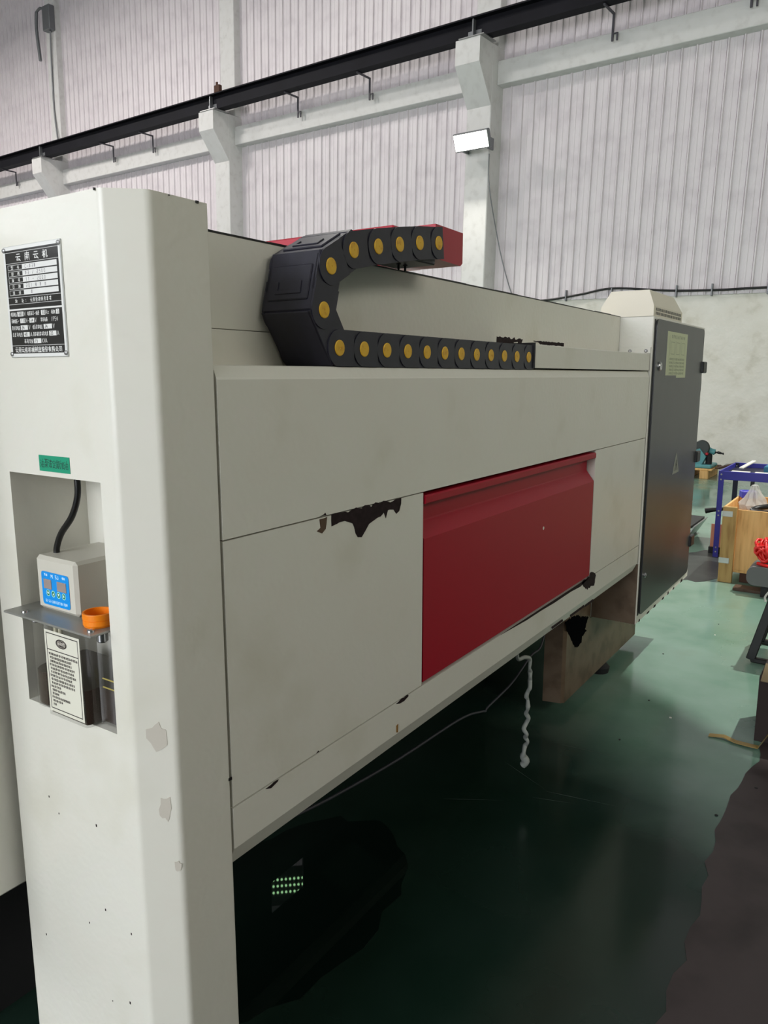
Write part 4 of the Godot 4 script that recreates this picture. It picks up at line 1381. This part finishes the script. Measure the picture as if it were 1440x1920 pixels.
# ------------------------------------------------------------------ things on the floor beside the machine
func floor_things() -> void:
	# twisted white strip hanging under the sill
	var st := mb()
	var pts := [Vector3(2.38, 0.65, -1.03), Vector3(2.44, 0.59, -1.05), Vector3(2.50, 0.578, -1.05), Vector3(2.55, 0.555, -1.05)]
	var rad := [0.006, 0.007, 0.008, 0.008]
	for i in 22:
		var y := 0.52 - i * 0.0185
		pts.append(Vector3(2.558 + rng.randf_range(-0.012, 0.012) - 0.0012 * i, y, -1.05 + rng.randf_range(-0.008, 0.008)))
		rad.append(0.0055 + 0.004 * absf(sin(i * 1.37)) + (0.006 if i > 18 else 0.0))
	tube(st, pts, 0.01, 7, 4, rad)
	tag(obj("twisted_strip", st, mat(Color(0.62, 0.64, 0.62), 0.6)), "twisted white plastic strip hanging below the machine sill", "strip")
	st = mb()
	tube(st, [Vector3(2.86, 0.66, -1.10), Vector3(2.786, 0.527, -1.10), Vector3(2.678, 0.515, -1.10), Vector3(2.507, 0.464, -1.10), Vector3(2.31, 0.445, -1.10), Vector3(2.285, 0.436, -1.10), Vector3(2.25, 0.447, -1.10), Vector3(2.086, 0.482, -1.10), Vector3(1.643, 0.513, -1.10), Vector3(1.20, 0.58, -1.10), Vector3(1.0, 0.70, -1.10)], 0.0042, 6, 6)
	tag(obj("sagging_wire", st, mat(Color(0.22, 0.22, 0.25), 0.5)), "thin dark wire sagging under the machine sill", "wire")
	# tan strap and dark carton at the right edge
	st = mb()
	var strip := [Vector3(3.470, 0.006, -0.56), Vector3(3.480, 0.012, -0.50), Vector3(3.462, 0.008, -0.45), Vector3(3.455, 0.010, -0.39), Vector3(3.452, 0.012, -0.355)]
	for k in strip.size() - 1:
		var a: Vector3 = strip[k]
		var b: Vector3 = strip[k + 1]
		var w := Vector3(0.016, 0, 0)
		face(st, [a - w, a + w, b + w, b - w], Vector3.UP)
		face(st, [a - w - Vector3(0, 0.002, 0), a + w - Vector3(0, 0.002, 0), b + w - Vector3(0, 0.002, 0), b - w - Vector3(0, 0.002, 0)], Vector3.DOWN)
		face(st, [a - w, b - w, b - w - Vector3(0, 0.002, 0), a - w - Vector3(0, 0.002, 0)], Vector3(-1, 0, 0))
	var l0: Vector3 = strip[-1]
	face(st, [l0 + Vector3(-0.016, 0, 0), l0 + Vector3(0.016, 0, 0), Vector3(3.50, 0.12, -0.30), Vector3(3.46, 0.115, -0.30)], Vector3(-1, 0.5, -1))
	tag(obj("tan_strap", st, M.tan), "crumpled tan packing strap on the floor at the right edge", "strap")
	var ct := thing("carton", "dark brown carton standing on the floor at the right edge", "box", Vector3(3.62, 0, -0.2))
	st = mb()
	prism(st, [Vector2(3.535, -0.385), Vector2(3.535, 0.1), Vector2(3.85, 0.1), Vector2(3.85, -0.385)], -0.30, -0.001, Transform3D(Basis(Vector3(1, 0, 0), Vector3(0, 0, 1), Vector3(0, -1, 0)), Vector3.ZERO))
	obj("shell", st, M.carton, ct)
	st = mb()
	obox(st, Transform3D(Basis(Vector3(0, 0, 1), 0.25), Vector3(3.56, 0.315, -0.14)), Vector3(0.07, 0.003, 0.235), 0.001)
	obj("flap", st, mat(Color(0.5, 0.44, 0.33), 0.8), ct)
	# stool with a bent black tube frame
	var sl := thing("stool", "black steel stool whose sloping leg enters at the right edge", "stool", Vector3(4.55, 0, -0.35))
	for s in [-1.0, 1.0]:
		st = mb()
		var zb2: float = -0.30 + s * 0.255
		obox(st, Transform3D(Basis(Vector3(1, 0, 0), -s * 0.235), Vector3(4.56, 0.245, -0.30 + s * 0.197)), Vector3(0.016, 0.235, 0.024), 0.004)
		obj("leg", st, M.black, sl)
		st = mb()
		obox(st, Transform3D(Basis(Vector3(1, 0, 0), -s * 0.235), Vector3(4.92, 0.245, -0.30 + s * 0.197)), Vector3(0.016, 0.235, 0.024), 0.004)
		obj("leg", st, M.black, sl)
	for x in [4.56, 4.92]:
		st = mb()
		box(st, Vector3(x - 0.016, 0.004, -0.55), Vector3(x + 0.016, 0.03, -0.05), 0.004)
		obj("foot_rail", st, M.black, sl)
	st = mb()
	box(st, Vector3(4.52, 0.46, -0.46), Vector3(4.96, 0.50, -0.14), 0.012)
	obj("seat", st, M.black, sl)
	st = mb()
	tube(st, [Vector3(4.55, 0.42, -0.49), Vector3(4.55, 0.39, -0.505), Vector3(4.55, 0.365, -0.50)], 0.006, 6, 5)
	tag(obj("white_cord_end", st, M.paper), "short white cord end hanging by the black stool leg", "cord")

func workbench_corner() -> void:
	var st: SurfaceTool
	# unseen machine added across the aisle, out of frame, to block low light
	var nm := thing("added_shear", "dark green shear added across the aisle to block low light, out of frame to the right", "machine", Vector3(-0.5, 0, 2.4))
	var green := mat(Color(0.17, 0.22, 0.20), 0.5)
	for x in [-4.0, 2.6]:
		st = mb()
		prism(st, [Vector2(1.7, 0.0), Vector2(3.2, 0.0), Vector2(3.2, 1.9), Vector2(2.3, 1.9), Vector2(2.2, 1.0), Vector2(1.7, 0.9)], x, x + 0.12, Transform3D(Basis(Vector3(0, 0, 1), Vector3(0, 1, 0), Vector3(1, 0, 0)), Vector3.ZERO))
		obj("side_frame", st, green, nm)
	st = mb()
	box(st, Vector3(-3.88, 0.05, 1.9), Vector3(2.6, 0.85, 2.2), 0.02)
	obj("bed", st, green, nm)
	st = mb()
	box(st, Vector3(-3.88, 1.05, 2.35), Vector3(2.6, 1.85, 2.55), 0.02)
	obj("blade_beam", st, green, nm)
	st = mb()
	box(st, Vector3(-3.88, 0.86, 1.7), Vector3(2.6, 0.90, 2.34), 0.006)
	obj("table", st, M.steel, nm)
	# ---- blue workbench
	var x0 := 7.15
	var x1 := 7.95
	var z0 := -1.245
	var z1 := 0.35
	var h := 0.775
	var t := thing("workbench", "blue steel workbench behind the wooden crate", "workbench", Vector3(7.5, 0, -0.5))
	for q in [[x0, z0], [x1 - 0.045, z0], [x0, z1 - 0.045], [x1 - 0.045, z1 - 0.045]]:
		st = mb()
		box(st, Vector3(q[0], 0, q[1]), Vector3(q[0] + 0.006, h, q[1] + 0.045), 0.001)
		box(st, Vector3(q[0], 0, q[1]), Vector3(q[0] + 0.045, h, q[1] + 0.006), 0.001)
		var lg := obj("leg", st, M.blue if q[0] == x0 else M.darkblue, t)
		for y in [0.05, 0.09, 0.38, 0.42, 0.70, 0.745]:
			st = mb()
			lathe(st, [Vector2(0.008, 0.0), Vector2(0.007, 0.004), Vector2(0.0, 0.005)], Transform3D(Basis(Vector3.BACK, PI / 2), Vector3(q[0], y, q[1] + 0.022)), 8)
			obj("bolt", st, M.steel, lg)
	for q in [[Vector3(x0 - 0.001, h - 0.075, z0 + 0.04), Vector3(x0 + 0.02, h, z1)], [Vector3(x1 - 0.02, h - 0.075, z0), Vector3(x1, h, z1)], [Vector3(x0, h - 0.07, z0 - 0.001), Vector3(x1, h, z0 + 0.012)], [Vector3(x0, h - 0.07, z1 - 0.012), Vector3(x1, h, z1)]]:
		st = mb()
		box(st, q[0], q[1], 0.002)
		obj("rail", st, M.blue, t)
	st = mb()
	box(st, Vector3(x0 + 0.02, h - 0.05, z0 + 0.01), Vector3(x1 - 0.02, h - 0.04, z1 - 0.01))
	obj("tray", st, M.darkblue, t)
	for k in 2:
		st = mb()
		box(st, Vector3(x0 + 0.03, h - 0.0395, -1.17 + k * 0.19), Vector3(x0 + 0.20, h - 0.012, -1.02 + k * 0.19), 0.002)
		tag(obj("paper_stack", st, M.paper), ["white paper stack on the workbench, next to its left corner post", "white paper stack on the workbench, between the other stack and the teal box"][k], "paper", "paper stacks on the workbench")
	st = mb()
	obox(st, Transform3D(Basis(Vector3(0, 0, 1), 0.06) * Basis(Vector3(0, 1, 0), -0.10), Vector3(7.72, h + 0.010, -1.10)), Vector3(0.22, 0.006, 0.018), 0.002)
	tag(obj("white_strip", st, M.paper), "white strip lying slantwise across the workbench top", "strip")
	st = mb()
	box(st, Vector3(7.45, h - 0.04, -0.93), Vector3(7.65, h + 0.03, -0.66), 0.006)
	tag(obj("teal_box", st, mat(Color(0.10, 0.42, 0.55), 0.5)), "teal box on the workbench at the right edge", "box")
	st = mb()
	box(st, Vector3(7.14, h - 0.115, -0.985), Vector3(7.17, h - 0.075, -0.955), 0.003)
	tag(obj("black_clip", st, M.black), "small black clip under the workbench front rail", "clip")
	# ---- wooden crate
	var c := thing("crate", "open pale plywood crate with a stout corner post, before the blue workbench", "crate", Vector3(6.5, 0, -0.6))
	st = mb()
	box(st, Vector3(6.29, 0.0, -1.045), Vector3(6.33, 0.60, -0.945), 0.003)
	obj("corner_post", st, M.pine, c)
	for y in [0.545, 0.175]:
		st = mb()
		box(st, Vector3(6.286, y - 0.022, -1.048), Vector3(6.291, y + 0.022, -0.972), 0.002)
		obj("clip", st, M.alu, c)
	st = mb()
	box(st, Vector3(6.335, 0.10, -0.945), Vector3(6.350, 0.578, 0.15), 0.002)
	obj("front_board", st, M.ply, c)
	st = mb()
	box(st, Vector3(6.335, 0.10, -1.042), Vector3(6.98, 0.60, -1.025), 0.002)
	obj("side_board", st, M.ply, c)
	st = mb()
	box(st, Vector3(6.97, 0.10, -1.03), Vector3(6.985, 0.60, 0.15), 0.002)
	obj("back_board", st, M.ply, c)
	st = mb()
	box(st, Vector3(6.335, 0.10, 0.15), Vector3(6.985, 0.60, 0.165), 0.002)
	obj("side_board", st, M.ply, c)
	st = mb()
	box(st, Vector3(6.335, 0.08, -1.03), Vector3(6.98, 0.10, 0.15), 0.002)
	obj("bottom_board", st, M.ply, c)
	for z in [-0.90, -0.35, 0.08]:
		st = mb()
		box(st, Vector3(6.36, 0.0, z), Vector3(6.98, 0.08, z + 0.07), 0.003)
		obj("runner", st, M.rust, c)
	st = mb()
	box(st, Vector3(6.08, 0.0, -0.90), Vector3(6.20, 0.022, 0.2), 0.002)
	tag(obj("floor_batten", st, wood(Color(0.35, 0.27, 0.22), 77)), "dark wooden batten on the floor in front of the crate", "batten")
	# contents
	st = mb()
	var ring := []
	for k in 15:
		var a := TAU * k / 14
		ring.append(Vector3(6.46 + 0.08 * cos(a), 0.588 + 0.03 * sin(a + 0.6), -0.66 + 0.20 * sin(a)))
	tube(st, ring, 0.022, 8, 3)
	tag(obj("black_hose", st, M.rubber), "coiled black hose inside the wooden crate", "hose")
	st = mb()
	var rb := RandomNumberGenerator.new()
	rb.seed = 21
	var prevr := []
	for lv in [[0.115, -0.06], [0.12, 0.0], [0.085, 0.045], [0.06, 0.085], [0.038, 0.12], [0.03, 0.15], [0.004, 0.16]]:
		var ringp := []
		for k in 18:
			var aa := TAU * k / 18
			var rr: float = lv[0] * (1.0 + (0.16 if k % 2 == 0 else -0.14) + rb.randf_range(-0.12, 0.12))
			ringp.append(Vector3(6.64 + rr * cos(aa), 0.585 + lv[1], -0.88 + rr * sin(aa) * 0.8))
		if prevr.size():
			for k in 18:
				var k2 := (k + 1) % 18
				face(st, [prevr[k], prevr[k2], ringp[k2]], prevr[k] - Vector3(6.62, 0.6, -0.885))
				face(st, [prevr[k], ringp[k2], ringp[k]], prevr[k] - Vector3(6.62, 0.6, -0.885))
		prevr = ringp
	tag(obj("plastic_bag", st, M.bag), "crumpled clear plastic bag poking out of the crate", "bag")
	st = mb()
	obox(st, Transform3D(Basis(Vector3(0, 1, 0), 0.4), Vector3(6.90, 0.625, -0.96)), Vector3(0.05, 0.03, 0.06), 0.006)
	tag(obj("blue_block", st, mat(Color(0.25, 0.25, 0.72), 0.5)), "small blue block in the crate beside the plastic bag", "block")
	st = mb()
	obox(st, Transform3D(Basis(Vector3(0, 0, 1), 0.5), Vector3(6.80, 0.60, -0.62)), Vector3(0.12, 0.01, 0.05), 0.003)
	tag(obj("label_holder", st, M.black), "black flat bracket leaning in the crate beside the plastic bag", "bracket")
	# grey pad with the red net on it
	st = mb()
	prism(st, round_rect(Vector2(-0.80, 0.085), Vector2(-0.35, 0.225), 0.055, 5), 5.98, 6.25, Transform3D(Basis(Vector3(0, 0, 1), Vector3(0, 1, 0), Vector3(1, 0, 0)), Vector3.ZERO), 40.0)
	tag(obj("grey_pad", st, M.pad), "thick grey foam pad in front of the crate", "pad")
	st = mb()
	box(st, Vector3(6.0, 0.0, -0.70), Vector3(6.24, 0.086, -0.36), 0.003)
	tag(obj("pad_block", st, M.dark), "dark block on the floor under the grey pad", "block")
	st = mb()
	var r := RandomNumberGenerator.new()
	r.seed = 9
	for k in 14:
		var ctr := Vector3(6.10 + r.randf_range(-0.03, 0.03), 0.328 + r.randf_range(-0.01, 0.02), -0.685 + r.randf_range(-0.02, 0.04))
		var ax := Vector3(r.randf_range(-1, 1), r.randf_range(-1, 1), r.randf_range(-1, 1)).normalized()
		var s1 := ax.cross(Vector3(0.3, 1, 0.2)).normalized()
		var s2 := ax.cross(s1)
		var loop := []
		for i in 19:
			var a := TAU * i / 18
			var rr := 0.072 * (1.0 + 0.22 * sin(a * 3 + k))
			loop.append(ctr + s1 * cos(a) * rr + s2 * sin(a) * rr * 1.05)
		tube(st, loop, 0.011, 6)
	tube(st, [Vector3(6.02, 0.245, -0.74), Vector3(6.0, 0.236, -0.66), Vector3(5.99, 0.236, -0.55)], 0.012, 6, 4)
	tag(obj("red_rope", st, M.red_net), "tangled bright red rope on the grey pad", "rope")
	# pink board and black clamp behind the bench leg
	st = mb()
	box(st, Vector3(7.30, 0.06, -1.30), Vector3(7.32, 0.27, -1.20), 0.002)
	tag(obj("pink_board", st, mat(Color(0.80, 0.52, 0.42), 0.7)), "pinkish board leaning behind the front leg of the workbench", "board")
	st = mb()
	box(st, Vector3(7.29, 0.0, -1.31), Vector3(7.40, 0.06, -1.17), 0.002)
	tag(obj("dark_batten", st, M.dark), "dark batten on the floor under the pinkish board", "batten")
	st = mb()
	tube(st, [Vector3(7.30, 0.385, -1.36), Vector3(7.30, 0.40, -1.30), Vector3(7.30, 0.42, -1.20), Vector3(7.32, 0.47, -1.12)], 0.02, 8, 4, [0.026, 0.02, 0.016, 0.012])
	tag(obj("black_tool", st, M.black), "black tool handle sticking out behind the workbench leg", "tool")
	# black sheet-metal chute on the floor behind the cabinet
	var tr := thing("metal_chute", "black and silver sheet metal chute on the floor behind the cabinet", "chute", Vector3(7.9, 0, -1.6))
	st = mb()
	prism(st, [Vector2(-2.0, 0.0), Vector2(-1.60, 0.0), Vector2(-1.50, 0.17), Vector2(-1.51, 0.175), Vector2(-1.61, 0.012), Vector2(-2.0, 0.012)], 7.6, 8.2, Transform3D(Basis(Vector3(0, 0, 1), Vector3(0, 1, 0), Vector3(1, 0, 0)), Vector3.ZERO))
	obj("side", st, M.steel, tr)
	st = mb()
	box(st, Vector3(7.6, 0.150, -2.0), Vector3(8.2, 0.178, -1.53), 0.002)
	obj("top", st, M.black, tr)
	# ---- far pallet with the teal cut-off saw
	var p := thing("pallet", "wooden pallet on the floor under the teal saw", "pallet", Vector3(13.0, 0, -2.6))
	for k in 4:
		st = mb()
		box(st, Vector3(12.62 + k * 0.21, 0.13, -3.2), Vector3(12.76 + k * 0.21, 0.155, -2.30), 0.004)
		obj("board", st, M.ply, p)
	for z in [-3.18, -2.75, -2.48]:
		st = mb()
		box(st, Vector3(12.62, 0.0, z), Vector3(13.39, 0.13, z + 0.13), 0.006)
		obj("bearer", st, M.ply, p)
	var saw := thing("cutoff_saw", "teal cut-off saw standing on the far wooden pallet", "saw", Vector3(12.95, 0.155, -2.5))
	st = mb()
	box(st, Vector3(12.70, 0.155, -2.75), Vector3(13.2, 0.21, -2.33), 0.015)
	var teal := mat(Color(0.34, 0.60, 0.62), 0.45)
	obj("base", st, teal, saw)
	st = mb()
	prism(st, [Vector2(-2.66, 0.20), Vector2(-2.50, 0.20), Vector2(-2.44, 0.33), Vector2(-2.54, 0.46), Vector2(-2.63, 0.42), Vector2(-2.60, 0.33)], 12.80, 12.98, Transform3D(Basis(Vector3(0, 0, 1), Vector3(0, 1, 0), Vector3(1, 0, 0)), Vector3.ZERO))
	obj("stand", st, teal, saw)
	st = mb()
	lathe(st, [Vector2(0.0, -0.03), Vector2(0.11, -0.03), Vector2(0.12, -0.015), Vector2(0.12, 0.015), Vector2(0.11, 0.03), Vector2(0.0, 0.03)], Transform3D(Basis(Vector3.BACK, PI / 2), Vector3(12.86, 0.47, -2.52)), 22)
	obj("blade_guard", st, mat(Color(0.16, 0.19, 0.18), 0.4), saw)
	st = mb()
	tube(st, [Vector3(12.95, 0.46, -2.47), Vector3(12.92, 0.42, -2.40), Vector3(12.92, 0.40, -2.33)], 0.045, 10, 3)
	obj("motor", st, teal, saw)
	st = mb()
	tube(st, [Vector3(12.92, 0.42, -2.36), Vector3(12.92, 0.385, -2.27), Vector3(12.92, 0.39, -2.20)], 0.012, 6, 3)
	tube(st, [Vector3(12.92, 0.36, -2.36), Vector3(12.92, 0.41, -2.28), Vector3(12.92, 0.37, -2.2)], 0.010, 6, 3)
	obj("handle", st, M.black, saw)
	st = mb()
	lathe(st, [Vector2(0.0, 0.0), Vector2(0.05, 0.0), Vector2(0.05, 0.14), Vector2(0.03, 0.17), Vector2(0.0, 0.17)], Transform3D(Basis(), Vector3(12.9, 0.21, -2.41)), 12)
	obj("vice", st, M.dark, saw)
	st = mb()
	box(st, Vector3(12.82, 0.355, -2.455), Vector3(12.86, 0.395, -2.415), 0.008)
	obj("red_knob", st, mat(Color(0.75, 0.08, 0.15), 0.5), saw)
	for k in 3:
		st = mb()
		obox(st, Transform3D(Basis(Vector3(0, 1, 0), 0.25 - 0.2 * k), Vector3(12.75 + k * 0.05, 0.170 + k * 0.0175, -2.19 + k * 0.03)), Vector3(0.45, 0.008, 0.03), 0.002)
		tag(obj("steel_bar", st, M.rust if k != 1 else M.steel), ["rusty flat bar lying lowest beside the teal saw", "bright flat bar lying between two rusty bars beside the saw", "rusty flat bar lying topmost beside the teal saw"][k], "bar", "flat bars beside the saw")
